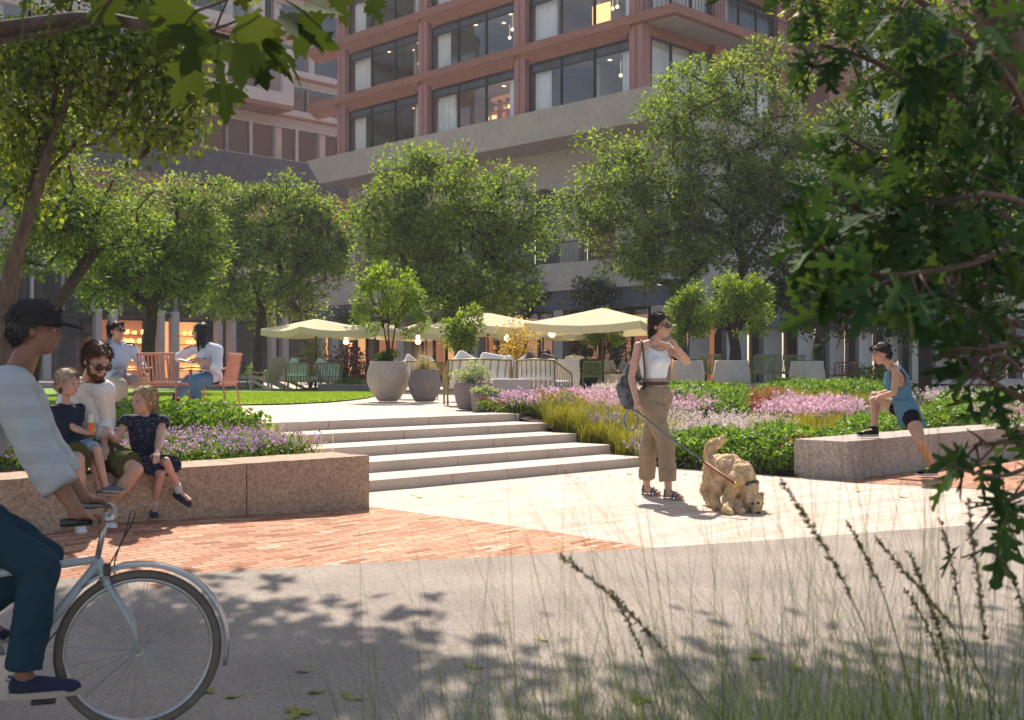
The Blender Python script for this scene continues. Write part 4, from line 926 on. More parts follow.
# sage bench chairs between bowl pots
G='sage green slatted chairs between the bowl pots'
s1=armchair('sage green slatted chair between the two largest bowl pots, left one',greenm,G,'slatted_chair'); place(s1,703,30.5,.3); s1.scale=(1.3,1.3,1.2)
for px,Y,r,lab in ((768,30.5,-.2,'sage green slatted chair right of the widest bowl pot'),(788,31.8,.2,'sage green slatted chair touching the right bowl pot'),(760,33.5,2.6,'sage green slatted chair facing the camera behind the right bowl pots')):
    q=dup(s1,(0,0,0),0,lab,G); place(q,px,Y,r); q.scale=(1.3,1.3,1.2)
G='red cafe chairs'
r1=armchair('red cafe chair behind the bush at the end of the lawn, left of a pair',redm,G,'cafe_chair',5); place(r1,352,35.5,2.3)
for px,Y,r,lab in ((366,36,-2.2,'red cafe chair beside the heart shaped potted tree'),(838,35,2.4,'red cafe chair just right of the last bowl pot'),(862,35,-2.3,'red cafe chair left of the stretching runner')):
    q=dup(r1,(0,0,0),0,lab,G); place(q,px,Y,r)
def table(label,px,Y,mat,h=.74,r=.35,cat='table'):
    X=(px-CX)/F*Y; t=T('cafe_table',label,cat,(X,Y,TZ),'cafe tables'); mb=MB(); mb.lathe([(r,h-.03),(r,h),(.01,h+.001)],(X,Y,TZ),24); mb.build('table_top',mat,t)
    mb=MB(); mb.lathe([(.2,0),(.2,.02),(.03,.03),(.03,h-.03)],(X,Y,TZ),12); mb.build('pedestal',mat,t,smooth=True,angle=.6)
table('round teal cafe table between the red chairs at the lawn end',359,35.7,teal); table('dark round cafe table among the red chairs near the runner',850,35,teal)
table('small pale cafe table with diners under the large parasol',590,31.8,oat); table('pale cafe table under the middle parasol',500,32,oat)
for k_,(px,Y,r,lab) in enumerate([(520,31.5,1.2,'sage green slatted chair left of the pale table under the middle parasol'),(482,32,-1.3,'sage green slatted chair at the left side of the table under the middle parasol'),(500,33.2,2.9,'sage green slatted chair behind the table under the middle parasol'),(440,35,.6,'sage green slatted chair between the bushy potted tree and the mauve grey pot'),(655,32,-.4,'sage green slatted chair just behind the elbow of the walking woman'),(330,36.5,2.6,'sage green slatted chair under the leftmost cream parasol')]):
    q=dup(s1,(0,0,0),0,lab,'sage green chairs under the parasols'); place(q,px,Y,r); q.scale=(1,1,1)

def lantern(label,px,py,Y):
    p=W(px,py,Y); t=T('hanging_lantern',label,'lantern',p,'lanterns under the parasols'); mb=MB(); mb.ell(p,(.07,.07,.07)); mb.ell(p-Vector((0,0,.15)),(.09,.09,.085)); mb.build('shade',bulb,t,smooth=True)
    mb=MB(); mb.tube([p,p+Vector((0,0,.5))],.008,5); mb.lathe([(.05,.09),(.05,.13)],p,10); mb.build('cord',dark,t)
lantern('double globe lantern left of the bright shop wall',552,329,30.5); lantern('globe lantern above the golden shrub',507,333,31.5); lantern('globe lantern left of the heart shaped tree',346,337,35)
lantern('globe lantern right of the heart shaped tree',418,337,35)
# parasols
canv=MLEAF('cream_canvas',(.80,.72,.50),(.80,.72,.50),.30,.9,(1.2,1.1,.8),.1)
def parasol(label,px,Y,s,zv,rise,rz):
    X=(px-CX)/F*Y; t=T('parasol',label,'parasol',(X,Y,TZ),'cream parasols over the cafe'); hs=s/2; N=4; mb=MB(); vs=[]
    rings=8; per=16
    cor=[(1,1),(-1,1),(-1,-1),(1,-1)]
    pts=[]
    for q in range(4):
        for j in range(4):
            a,b_=cor[q],cor[(q+1)%4]; f=j/4; pts.append((a[0]+(b_[0]-a[0])*f,a[1]+(b_[1]-a[1])*f,4*f*(1-f)))
    R=rotz(rz)
    for i in range(rings+1):
        f=i/rings
        for (x,y,m) in pts:
            z=zv+rise*(1-f)**1.15-.10*m*f*f; p=R@Vector((x*hs*f*(1-.05*m),y*hs*f*(1-.05*m),0)); vs.append((X+p.x,Y+p.y,z+.0))
    for (x,y,m) in pts: p=R@Vector((x*hs*(1.0-.05*m),y*hs*(1-.05*m),0)); vs.append((X+p.x,Y+p.y,zv-.10*m-.20))
    fs=[(i*16+k,i*16+(k+1)%16,(i+1)*16+(k+1)%16,(i+1)*16+k) for i in range(rings+1) for k in range(16)]
    mb.add(vs,fs); mb.build('canopy',canv,t,smooth=True,angle=.7)
    mb=MB(); mb.tube([(X,Y,TZ),(X,Y,zv+rise+.05)],.028,10); mb.build('pole',dark,t,smooth=True)
    mb=MB(); mb.box((X,Y,TZ+.04),(.6,.6,.08),R); mb.build('base',dark,t,bevel=.01)
    mb=MB()
    for c in cor: p=R@Vector((c[0]*hs,c[1]*hs,0)); mb.tube([(X,Y,zv+rise-.1),(X+p.x,Y+p.y,zv-.02)],.012,5)
    mb.build('rib',oat,t)
parasol('largest cream parasol behind the small round tree',603,30,3.1,2.40,.42,PI/4+.35); parasol('cream parasol left of the largest one over the lounge chairs',543,33.5,2.6,2.36,.32,PI/4+.2)
parasol('cream parasol right of the middle plaza tree trunk',488,31,2.6,2.40,.34,PI/4-.25)
parasol('leftmost cream parasol beside the round plaza tree',316,35,2.45,2.45,.30,PI/4-.1); parasol('cream parasol behind the left half of the heart shaped tree',375,36,2.3,2.43,.28,PI/4+.3); parasol('cream parasol between the heart shaped tree and the middle trunk',426,37,2.0,2.42,.36,PI/4-.3)
# small street details: fallen leaves
fl=MLEAF('fallen_leaf_green',(.12,.15,.03),(.30,.28,.05),.1,.7); fy=MLEAF('fallen_leaf_yellow',(.40,.34,.12),(.55,.46,.20),.1,.7)
i=0
for px,py,s in [(302,709,.12),(323,692,.11),(348,699,.11),(308,672,.09),(238,697,.09),(470,668,.1),(750,656,.1),(800,668,.1),(642,697,.1),(540,640,.07),(203,690,.08)]:
    p=HG(px,py,.012); P=np.array([p]); a=px*1.7; o=leafcloud('fallen_leaf',fl,P,np.array([[math.cos(a),math.sin(a),.05]]),np.array([[.1,0,1.]]),s,MAPLE)
    props(o,'green curled leaf lying on the shaded grey path','leaf',group='fallen leaves on the path')
for px,py,s,z in [(412,494,.06,0),(422,497,.06,0),(376,512,.07,0),(461,495,.06,0),(568,475,.05,0),(580,478,.05,0),(632,474,.07,0),(590,478,.05,0),(610,476,.05,0),(683,474,.06,0),(700,476,.06,0),(765,513,.06,0),(838,487,.06,0),(855,491,.07,0),(905,497,.07,0)]:
    p=HG(px,py,.010); P=np.array([p]); a=px*2.3; o=leafcloud('fallen_leaf',fy,P,np.array([[math.cos(a),math.sin(a),.05]]),np.array([[.1,0,1.]]),s*1.3,MAPLE)
    props(o,'yellowish leaf lying on the pale paving below the steps','leaf',group='fallen leaves on the pale paving')
for px,py in [(377,410.5),(404,411),(426,409.5),(446,409.5)]:
    p=HZ(px,py,TZ+.004); o=leafcloud('fallen_leaf',fy,np.array([p]),np.array([[1,.3,.05]]),np.array([[.1,0,1.]]),.09,MAPLE); props(o,'yellowish leaf lying on the terrace before the round pots','leaf',group='fallen leaves on the terrace')
# ------------------------------------------------------------ people
def finish(mb,name,mats,parent,voxel,smooth=6,noise_=None,cut=None,mi=None,sub=False):
    o=mb.build('tmp',mats,None,smooth=True); m=o.modifiers.new('r','REMESH'); m.mode='VOXEL'; m.voxel_size=voxel; m.use_smooth_shade=True
    if smooth: s=o.modifiers.new('s','SMOOTH'); s.iterations=smooth; s.factor=.5
    dg=bpy.context.evaluated_depsgraph_get(); me=bpy.data.meshes.new_from_object(o.evaluated_get(dg)); old=o.data; bpy.data.objects.remove(o); bpy.data.meshes.remove(old)
    bm=bmesh.new(); bm.from_mesh(me); off=wloc(parent)
    if cut:
        for co_,no in cut: bmesh.ops.bisect_plane(bm,geom=bm.verts[:]+bm.edges[:]+bm.faces[:],plane_co=co_,plane_no=no,clear_outer=True)
    if noise_:
        bm.normal_update()
        for v in bm.verts:
            d=sum(a*mnoise.noise(v.co*f+Vector((3,5,7))) for f,a in noise_); v.co+=v.normal*d
    for v in bm.verts: v.co-=off
    bm.to_mesh(me); bm.free(); me.name=name; me.materials.clear()
    for x in (mats if isinstance(mats,(list,tuple)) else [mats]): me.materials.append(x)
    me.polygons.foreach_set('use_smooth',[True]*len(me.polygons))
    if mi is not None:
        for p in me.polygons:
            p.material_index=mi(p.center+off)
    me.update(); return link(bpy.data.objects.new(name,me),parent)
def skin(name,col): 
    m=M(name,col,.55,14,.13,.12,120,spec=.3); b=m.node_tree.nodes['Principled BSDF']; b.inputs['Subsurface Weight'].default_value=.12; b.inputs['Subsurface Radius'].default_value=(.02,.008,.004); b.inputs['Subsurface Scale'].default_value=.5; return m
sk_fair=skin('fair_skin',(.58,.35,.26)); sk_tan=skin('tan_skin',(.50,.29,.20)); sk_kid=skin('child_skin',(.56,.34,.26)); sk_brown=skin('brown_skin',(.26,.13,.085))
lipm=M('lips',(.40,.17,.14),.45,5,.05); eyew=M('eye_white',(.38,.34,.32),.3,5,.02); blk=M('black_plastic',(.012,.012,.013),.25,5,.1,spec=.6)
def fabric(name,col,amt=.08,sc=3): return M(name,col,.9,sc,amt,.25,35,spec=.1)
def unit(v): return Vector(v).normalized()
def head_frame(face,hup=(0,0,1)):
    f=unit(face); u=Vector(hup); u=(u-f*u.dot(f)).normalized(); r=f.cross(u); return Matrix((r,f,u)).transposed()   # x right,y fwd,z up
def add_head(mb,c,R,s=1.0):
    E=lambda p,r: mb.ell(Vector(c)+R@(Vector(p)*s),[q*s for q in r],R)
    E((0,-.012,.035),(.074,.094,.085)); E((0,.028,-.02),(.062,.066,.085)); E((0,.045,-.068),(.040,.040,.034)); E((0,.084,.03),(.050,.016,.016))
    E((0,.070,-.045),(.034,.028,.022)); mb.cone(Vector(c)+R@Vector((0,.084*s,.022*s)),.008*s,Vector(c)+R@Vector((0,.108*s,-.012*s)),.0125*s,8)
    E((.010,.094,-.014),(.009,.009,.008)); E((-.010,.094,-.014),(.009,.009,.008))
    E((0,.089,-.042),(.019,.009,.0055)); E((0,.086,-.052),(.016,.009,.006)); E((.045,.055,-.008),(.022,.022,.024)); E((-.045,.055,-.008),(.022,.022,.024))
    for sx in (-1,1): E((sx*.074,-.008,.0),(.010,.020,.031))
def hand(mb,w,d,pn,side,s=1.0,curl=.35,spread=.12):
    """w wrist, d direction of fingers, pn palm normal, side: +1 thumb along cross(d,pn)"""
    d=unit(d); pn=Vector(pn); pn=(pn-d*pn.dot(d)).normalized(); x=d.cross(pn)*side; R=Matrix((x,d,pn)).transposed(); w=Vector(w)
    mb.cone(w-d*.02*s,.026*s,w+d*.02*s,.024*s,10); mb.ell(w+d*.052*s,(.040*s,.050*s,.017*s),R); mb.ell(w+d*.075*s,(.040*s,.022*s,.015*s),R)
    for i,(o,L) in enumerate([(.030,.070),(.010,.078),(-.010,.073),(-.029,.058)]):
        a=w+d*.080*s+x*o*s; ax=(d+x*o*spread*12).normalized(); b=a+(ax*math.cos(curl)+pn*math.sin(curl))*L*.48*s; c=b+(ax*math.cos(curl*2.2)+pn*math.sin(curl*2.2))*L*.55*s
        mb.cone(a,.0095*s,b,.0085*s,8); mb.cone(b,.0085*s,c,.007*s,8)
    a=w+d*.025*s+x*.030*s; b=a+(d*.6+x*.75+pn*.25).normalized()*.038*s; c=b+(d*.9+x*.25+pn*.35).normalized()*.032*s; mb.cone(a,.013*s,b,.010*s,8); mb.cone(b,.010*s,c,.008*s,8)
def hum(name_label,J,K):
    """J joints (world). K options."""
    s=K.get('s',1.0); fem=K.get('fem',0); V=K.get('voxel',.007)
    pel=Vector(J['pel']); shR,shL=Vector(J['sh'][0]),Vector(J['sh'][1]); ch=(shR+shL)/2; up=(ch-pel).normalized()
    rx=(shR-shL); hw=rx.length/2; rx=(rx-up*rx.dot(up)).normalized(); fw=up.cross(rx)
    hpR,hpL=[Vector(q) for q in J['hp']]; hx=(hpR-hpL).normalized(); hf=Vector((0,0,1)).cross(hx).normalized()
    if K.get('hipf') is not None: hf=unit(K['hipf'])
    hd=Vector(J['head']); R=head_frame(J['face'],J.get('hup',(0,0,1)))
    t=T('person',name_label,'person',(pel.x,pel.y,K['z0']))
    w_=lambda r: r*s
    tl=(ch-pel).length
    bend=Vector(J.get('bend',(0,0,0)))
    def torso(mb,e=0,f0=0,f1=1,flat=False):
        secs=[]; prof=[(-.13,.155+.01*fem,.105),(0.0,.168+.012*fem,.112),(.18,.145-.005*fem,.10),(.36,.128-.012*fem,.088),(.55,.145-.01*fem,.105),(.74,.160-.016*fem,.112+.006*fem),(.88,.158-.018*fem,.098),(1.0,.120-.012*fem,.075),(1.07,.072,.058)]
        for f,a,b in prof:
            if f<f0-1e-6 or f>f1+1e-6: continue
            k=sm(f/.6); xa=(hx*(1-k)+rx*k).normalized(); ya=(hf*(1-k)+fw*k); ya=(ya-up*ya.dot(up)).normalized()
            c=pel+up*tl*f+bend*math.sin(PI*max(0,min(1,f))); secs.append((c,xa,ya,w_(a*K.get('wide',1))+e,w_(b*K.get('deep',1))+e))
        mb.loft(secs,24); return secs
    # ---- body
    mb=MB(); torso(mb)
    if fem:
        for sx in (-1,1): mb.ell(pel+up*tl*.70+fw*w_(.075)+rx*sx*w_(.062),(w_(.055),w_(.055),w_(.055)))
    nb=ch+up*w_(.035)-fw*w_(.005); hb=hd+R@Vector((0,-.022*s,-.085*s)); nr=.052-.008*fem
    mb.cone(nb,w_(nr+.008),hb,w_(nr),14); mb.cone(ch+up*w_(.03),w_(.062),nb+(hb-nb)*.3,w_(nr+.004),14)
    mb.cone(shR.lerp(ch,.15)+up*w_(.0),w_(.050),nb,w_(.048),12); mb.cone(shL.lerp(ch,.15),w_(.050),nb,w_(.048),12)
    add_head(mb,hd,R,s*K.get('hs',1.0))
    for i in (0,1):
        sh=[shR,shL][i]; el=Vector(J['el'][i]); wr=Vector(J['wr'][i]); k=(1-.16*fem)*K.get('arm',1)
        mb.ell(sh,(w_(.056*k),)*3); mb.cone(sh,w_(.050*k),sh.lerp(el,.5),w_(.047*k)); mb.cone(sh.lerp(el,.5),w_(.047*k),el,w_(.039*k)); mb.cone(el,w_(.040*k),el.lerp(wr,.35),w_(.042*k)); mb.cone(el.lerp(wr,.35),w_(.042*k),wr,w_(.027*k))
        hd_=J['hd'][i]; hand(mb,wr,hd_[0],hd_[1],hd_[2],s*(1-.06*fem)*K.get('hands',1),hd_[3] if len(hd_)>3 else .35)
        hp=[hpR,hpL][i]; kn=Vector(J['kn'][i]); an=Vector(J['an'][i]); to=Vector(J['toe'][i]); k=K.get('leg',1)
        mb.ell(hp,(w_(.092*k),)*3); mb.cone(hp,w_(.090*k),hp.lerp(kn,.5),w_(.078*k)); mb.cone(hp.lerp(kn,.5),w_(.078*k),kn,w_(.056*k)); 
        cb=kn.lerp(an,.3)-fwcalf(hp,kn,an)*w_(.012); mb.cone(kn,w_(.054*k),cb,w_(.056*k)); mb.cone(cb,w_(.056*k),kn.lerp(an,.8),w_(.037*k)); mb.cone(kn.lerp(an,.8),w_(.037*k),an,w_(.035*k))
        if K.get('shoe') and K['shoe']['kind']!='sandal': to=an+(to-an).normalized()*w_(K['shoe'].get('L',.255)-.055)*.86
        fd=(to-an); foot_dir=fd.normalized(); mb.ell(an-foot_dir*w_(.02)-footdn(J,i)*w_(-.0)+footdn(J,i)*w_(.04),(w_(.034),)*3)
        ball=to-foot_dir*w_(.05); mb.cone(an+footdn(J,i)*w_(.02),w_(.036),ball,w_(.026)); mb.ell(to-foot_dir*w_(.03),(w_(.036),w_(.036),w_(.020)),Matrix.Identity(3))
    body=finish(mb,'body',K['skin'],t,V,5)
    # ---- face
    hs=s*K.get('hs',1.0); HP=lambda p: hd+R@(Vector(p)*hs)
    mb=MB(); mb.ell(HP((0,.0935,-.044)),(.018*hs,.006*hs,.0032*hs),R,10,6); mb.ell(HP((0,.091,-.0515)),(.014*hs,.006*hs,.0038*hs),R,10,6); mb.build('lips',lipm,t,smooth=True)
    if not K.get('glasses'):
        for sx in (-1,1):
            mb=MB(); mb.ell(HP((sx*.031,.079,.012)),(.0125*hs,.0085*hs,.006*hs),R,10,6); e=mb.build('eye',eyew,t,smooth=True)
            mb=MB(); mb.ell(HP((sx*.031,.086,.012)),(.006*hs,.005*hs,.006*hs),R,8,6); mb.build('iris',blk,e,smooth=True)
    else:
        mb=MB()
        for sx in (-1,1):
            mb.ell(HP((sx*.033,.098,.012)),(.030*hs,.007*hs,.025*hs),R@Matrix.Rotation(-sx*.18,3,'Z'),14,8); mb.tube([HP((sx*.062,.088,.018)),HP((sx*.080,.03,.016)),HP((sx*.080,-.02,.008))],.0035*hs,5)
        mb.tube([HP((-.012,.104,.018)),HP((.012,.104,.018))],.004*hs,5); mb.build('sunglasses',K.get('gmat',blk),t,smooth=True)
    if K.get('brow',1):
        mb=MB()
        for sx in (-1,1): mb.tube([HP((sx*.014,.094,.034)),HP((sx*.032,.092,.040)),HP((sx*.052,.078,.033))],.0038*hs,5)
        mb.build('eyebrows',K['hairm'],t,smooth=True)
    # ---- hair
    if K.get('hair'):
        mb=MB(); H=K['hair']; th=K.get('hth',.012)
        mb.ell(HP((0,-.020,.045)),((.078+th)*hs,(.094+th)*hs,(.080+th)*hs),R,20,12)
        mb.ell(HP((0,-.055,.0)),((.070+th*.5)*hs,(.060+th*.5)*hs,(.085)*hs),R,16,10)
        if H=='short': mb.ell(HP((0,.050,.098)),(.056*hs,.038*hs,.022*hs),R)
        if H=='bun': mb.ell(HP((0,-.115,.03)),(.035*hs,)*3,R)
        if H=='pony': mb.cone(HP((0,-.10,.02)),.028*hs,HP((.0,-.125,-.06)),.026*hs); mb.cone(HP((0,-.125,-.06)),.026*hs,HP((0,-.10,-.14)),.012*hs)
        if H=='low': mb.ell(HP((0,-.095,-.055)),(.036*hs,.034*hs,.036*hs),R)
        if H=='long':
            for sx in (-1,-.4,.4,1): mb.cone(HP((sx*.055,-.03,.02)),.040*hs,HP((sx*.075,-.055,-.17)),.042*hs); mb.cone(HP((sx*.075,-.055,-.17)),.042*hs,HP((sx*.075,-.06,-.31)),.024*hs)
            mb.cone(HP((.078,.02,.03)),.018*hs,HP((.085,.04,-.22)),.026*hs); mb.cone(HP((-.078,.02,.03)),.018*hs,HP((-.085,.04,-.22)),.026*hs)
        fy=K.get('hairline',(.056,.070)); n=R@Vector((0,.76,-.65)); lng=H in('long',)
        cuts=None if lng else [(HP((0,fy[0],fy[1])),n)] if H!='pony' and H!='low' and H!='bun' else [(HP((0,fy[0],fy[1])),R@Vector((0,.84,-.54)))]
        if lng: cuts=[(HP((0,.070,.045)),R@Vector((0,1,-.15)))]
        o=finish(mb,'hair',K['hairm'],t,max(.005,V*.8),3,[(30/s,.0045*s),(90/s,.003*s)],cuts)
        me=o.data; nv=len(me.vertices); ca=np.empty(nv*3); me.vertices.foreach_get('co',ca); ca=ca.reshape(-1,3)+np.array(wloc(o)); na=np.empty(nv*3); me.vertices.foreach_get('normal',na); na=na.reshape(-1,3)
        cnt=int(K.get('strands',1600)); pk=RNG.integers(0,nv,cnt); Fv=np.array(R@Vector((0,1,0))); Uv=np.array(R@Vector((0,0,1))); dd=-Uv*.8-Fv*(.9 if H!='short' else -.2)*(ca[pk]-np.array(hd)@np.eye(3))[:,2:3]/(.12*hs); dd=dd-na[pk]*np.sum(dd*na[pk],1,keepdims=True); dd=norm(norm(dd)+na[pk]*.22+RNG.normal(size=(cnt,3))*.28)
        leafcloud('strand',K['hairm'],ca[pk]-na[pk]*.002,dd,na[pk],.038*hs*RNG.uniform(.5,1.2,cnt),(np.array([(0,0,0),(.035,.5,.08),(0,1,-.02),(-.035,.5,.08)]),[(0,1,2),(0,2,3)]),o)
    if K.get('beard'):
        mb=MB(); mb.ell(HP((0,.050,-.080)),(.050*hs,.046*hs,.036*hs),R); mb.ell(HP((0,.062,-.055)),(.046*hs,.034*hs,.022*hs),R)
        for sx in (-1,1): mb.cone(HP((sx*.048,.040,-.065)),.020*hs,HP((sx*.068,.008,-.008)),.012*hs)
        mb.cone(HP((-.028,.088,-.030)),.007*hs,HP((.028,.088,-.030)),.007*hs); finish(mb,'beard',K['hairm'],t,.005,2,[(60,.004),(150,.002)])
    # ---- clothes
    N=[(9/s,.010*s),(22/s,.005*s),(50/s,.0018*s)]
    tp=K.get('top')
    if tp:
        mb=MB(); e=tp.get('e',.012)*s; f0=tp.get('f0',-.13); f1=tp.get('f1',1.07); torso(mb,e,f0,f1)
        if fem:
            for sx in (-1,1): mb.ell(pel+up*tl*.70+fw*w_(.078)+rx*sx*w_(.062),(w_(.058)+e*.6,)*3)
        if tp.get('hem') is not None:
            secs=[(pel+up*tl*f+hf*w_(.0),hx,hf,w_(a)+e,w_(b)+e) for f,a,b in tp['hem']]; mb.loft(secs,24)
        sl=tp.get('sleeve',0); sv=tp.get('sw',1)
        for i in (0,1):
            sh=[shR,shL][i]; el=Vector(J['el'][i]); wr=Vector(J['wr'][i])
            if sl>0 or tp.get('cap'): mb.ell(sh,(w_(.060)+e,)*3); mb.cone(sh,w_(.056)+e,ch,w_(.066)+e)
            if 0<sl<=1: mb.cone(sh,w_(.056)*sv+e,sh.lerp(el,sl),w_(.056)*sv+e*1.2,16,True)
            elif sl>1:
                mb.cone(sh,w_(.056)*sv+e,el,w_(.046)*sv+e); mb.cone(el,w_(.046)*sv+e,el.lerp(wr,sl-1),w_(.040)*sv+e*1.1,16,True)
        cuts=[]
        if tp.get('tank'): cuts=[]
        if sl==0 and not tp.get('cap'):
            for i in (0,1):
                sh=[shR,shL][i]; sd=1 if i==0 else -1; cuts.append((sh-rx*sd*w_(.055 if tp.get('tank') else .03),(rx*sd+up*.18).normalized()))
        nk=tp.get('neck',.02); cuts.append((ch+up*w_(.045 if tp.get('tank') else .088)+fw*w_(.0),(up*1+fw*tp.get('neckf',.35)).normalized())) 
        finish(mb,tp.get('name','shirt'),tp['m'],t,V,3,tp.get('N',N),cuts)
    if tp and tp.get('collar'):
        mb=MB(); cen=ch+up*w_(.080)+fw*w_(.008); ring=[]
        for q in range(19):
            a=PI*.5+.28+(2*PI-.56)*q/18; ring.append(cen+rx*math.cos(a)*w_(.076)+fw*math.sin(a)*w_(.070)-up*w_(.030)*max(0,math.sin(a)))
        mb.tube(ring,w_(.019),8,flat=.45); mb.tube([ring[0],ring[0]-up*w_(.05)-rx*w_(.01)+fw*w_(.012)],[w_(.02),w_(.006)],6,flat=.4); mb.tube([ring[-1],ring[-1]-up*w_(.05)+rx*w_(.01)+fw*w_(.012)],[w_(.02),w_(.006)],6,flat=.4)
        mb.build('shirt_collar',tp['m'],t,smooth=True)
    bt=K.get('bot')
    if bt:
        mb=MB(); e=bt.get('e',.012)*s; torso(mb,e*.8,-.13,bt.get('top',.2)); ln=bt['len']; fl=bt.get('flare',1.0)
        if bt.get('skirt'):
            mid=(Vector(J['kn'][0])+Vector(J['kn'][1]))/2; hm=(hpR+hpL)/2; secs=[]
            for f in (0,.3,.6,ln): secs.append((hm.lerp(mid,f)+Vector((0,0,w_(.02))),hx,(mid-hm).normalized().cross(hx),w_(.16+.05*f)*1.0,w_(.10+.03*f)))
            mb.loft(secs,24)
        else:
            for i in (0,1):
                hp=[hpR,hpL][i]; kn=Vector(J['kn'][i]); an=Vector(J['an'][i]); mb.ell(hp,(w_(.098)+e,)*3)
                if ln<=1: mb.cone(hp,w_(.094)+e,hp.lerp(kn,ln),w_(.070*fl)+e*1.6,18,True)
                else:
                    mb.cone(hp,w_(.092)+e,kn,w_(.060*(fl*.5+.5))+e); mb.cone(kn,w_(.060*(fl*.5+.5))+e,kn.lerp(an,ln-1),w_(.050*fl)+e,18,True); mb.ell(kn,(w_(.060*(fl*.5+.5))+e,)*3)
        finish(mb,bt.get('name','trousers'),bt['m'],t,V,3,bt.get('N',N))
        if bt.get('belt'):
            f=bt.get('top',.2)-.035; mb=MB(); k=sm(f/.6); xa=(hx*(1-k)+rx*k).normalized(); ya=(hf*(1-k)+fw*k); ya=(ya-up*ya.dot(up)).normalized(); rr=(w_(.146)+e+.004,w_(.101)+e+.004)
            mb.loft([(pel+up*tl*f-up*w_(.016),xa,ya,*rr),(pel+up*tl*f+up*w_(.016),xa,ya,*rr)],28); mb.build('belt',blk,t,smooth=True,angle=.8)
    # ---- shoes
    shs=K.get('shoe')
    if shs:
        for i in (0,1):
            an=Vector(J['an'][i]); to=Vector(J['toe'][i]); dn=footdn(J,i); d=(to-an); d=(d-dn*d.dot(dn)).normalized(); L=w_(shs.get('L',.255)); side=d.cross(dn).normalized()
            heel=an-d*w_(.055)+dn*w_(.075); R3=Matrix((side,d,-dn)).transposed(); mb=MB()
            if shs['kind']=='sandal':
                sl=MB(); sl.loft([(heel+d*L*f+dn*0,side,d,1,1) for f in ()] or [(heel+d*L*.5+dn*w_(.012),side,d,w_(.042),L*.5),(heel+d*L*.5-dn*w_(.004),side,d,w_(.044),L*.51)],24); sh_=sl.build('sandal',shs['sole'],t,smooth=True,angle=.7)
                for f,hh in ((.72,.036),(.56,.052),(.16,.085)):
                    c=heel+d*L*f; mb.tube([c+side*w_(.045),c+side*w_(.036)-dn*w_(hh),c-dn*w_(hh+.016),c-side*w_(.036)-dn*w_(hh),c-side*w_(.045)],w_(.009),6)
                mb.tube([heel-dn*w_(.03),heel+d*w_(.02)-dn*w_(.09),heel+d*L*.3-dn*w_(.095)],w_(.007),6); mb.build('strap',shs['m'],sh_,smooth=True)
            else:
                k=shs.get('hgt',1)
                mb.ell(heel+d*L*.20-dn*w_(.040),(w_(.040),L*.22,w_(.050)),R3); mb.cone(heel+d*L*.25-dn*w_(.045),w_(.040),heel+d*L*.70-dn*w_(.026),w_(.036)); mb.ell(heel+d*L*.78-dn*w_(.022),(w_(.043),L*.22,w_(.034)),R3)
                if shs['kind']=='boot': mb.cone(an+dn*w_(.02),w_(.047),an-dn*w_(.07),w_(.046),16,True)
                else: mb.cone(heel+d*L*.2-dn*w_(.04),w_(.042),an+dn*w_(.012),w_(.042),14,True)
                o=finish(mb,'boot' if shs['kind']=='boot' else 'shoe',shs['m'],t,max(.005,V*.8),3)
                ms=MB(); ms.loft([(heel+d*L*.49+dn*w_(.008),side,d,w_(.045),L*.50),(heel+d*L*.49-dn*w_(.018),side,d,w_(.047),L*.51)],24); ms.build('sole',shs['sole'],o,smooth=True,angle=.7)
                if shs.get('sock'):
                    mk=MB(); kn=Vector(J['kn'][i]); mk.cone(an+dn*w_(.02),w_(.042),an.lerp(kn,shs['sock']),w_(.043),16,True); mk.build('sock',shs['sockm'],t,smooth=True,angle=.9)
    return t,dict(R=R,HP=HP,up=up,fw=fw,rx=rx,ch=ch,pel=pel)
def fwcalf(hp,kn,an):
    a=(hp-kn).normalized(); b=(an-kn).normalized(); v=-(a+b)
    return v.normalized() if v.length>.15 else Vector((0,0,0))
def footdn(J,i):
    d=J.get('dn',[None,None])[i]
    return unit(d) if d is not None else Vector((0,0,-1))
dn0=Vector((0,0,-1))
white_f=fabric('white_linen',(.72,.71,.70)); khaki=fabric('khaki_cotton',(.30,.235,.16)); lblue=fabric('pale_blue_linen',(.42,.52,.66)); beigep=fabric('stone_trousers',(.42,.39,.33)); jeansb=fabric('blue_denim',(.10,.18,.29))
ldenim=fabric('light_denim',(.25,.36,.50)); olivef=fabric('olive_shorts',(.085,.085,.035)); sandf=fabric('sand_shorts',(.40,.33,.18)); djean=fabric('dark_teal_denim',(.02,.05,.075)); blkf=fabric('black_knit',(.015,.015,.018)); runb=fabric('running_blue',(.09,.20,.30))
hair_dk=M('dark_brown_hair',(.028,.016,.011),.5,60,.5,.4,150,spec=.5,scale=(1,1,.2)); hair_bk=M('black_hair',(.010,.008,.008),.4,60,.4,.4,150,spec=.5); hair_br=M('brown_hair',(.10,.050,.026),.6,60,.4,.4,150); hair_bl=M('blond_hair',(.46,.34,.20),.6,60,.3,.4,150); hair_bl2=M('fair_child_hair',(.52,.42,.30),.6,60,.25,.4,150)
rub=M('white_rubber',(.62,.60,.57),.6,8,.05); rubd=M('beige_rubber',(.45,.38,.30),.6,8,.05)
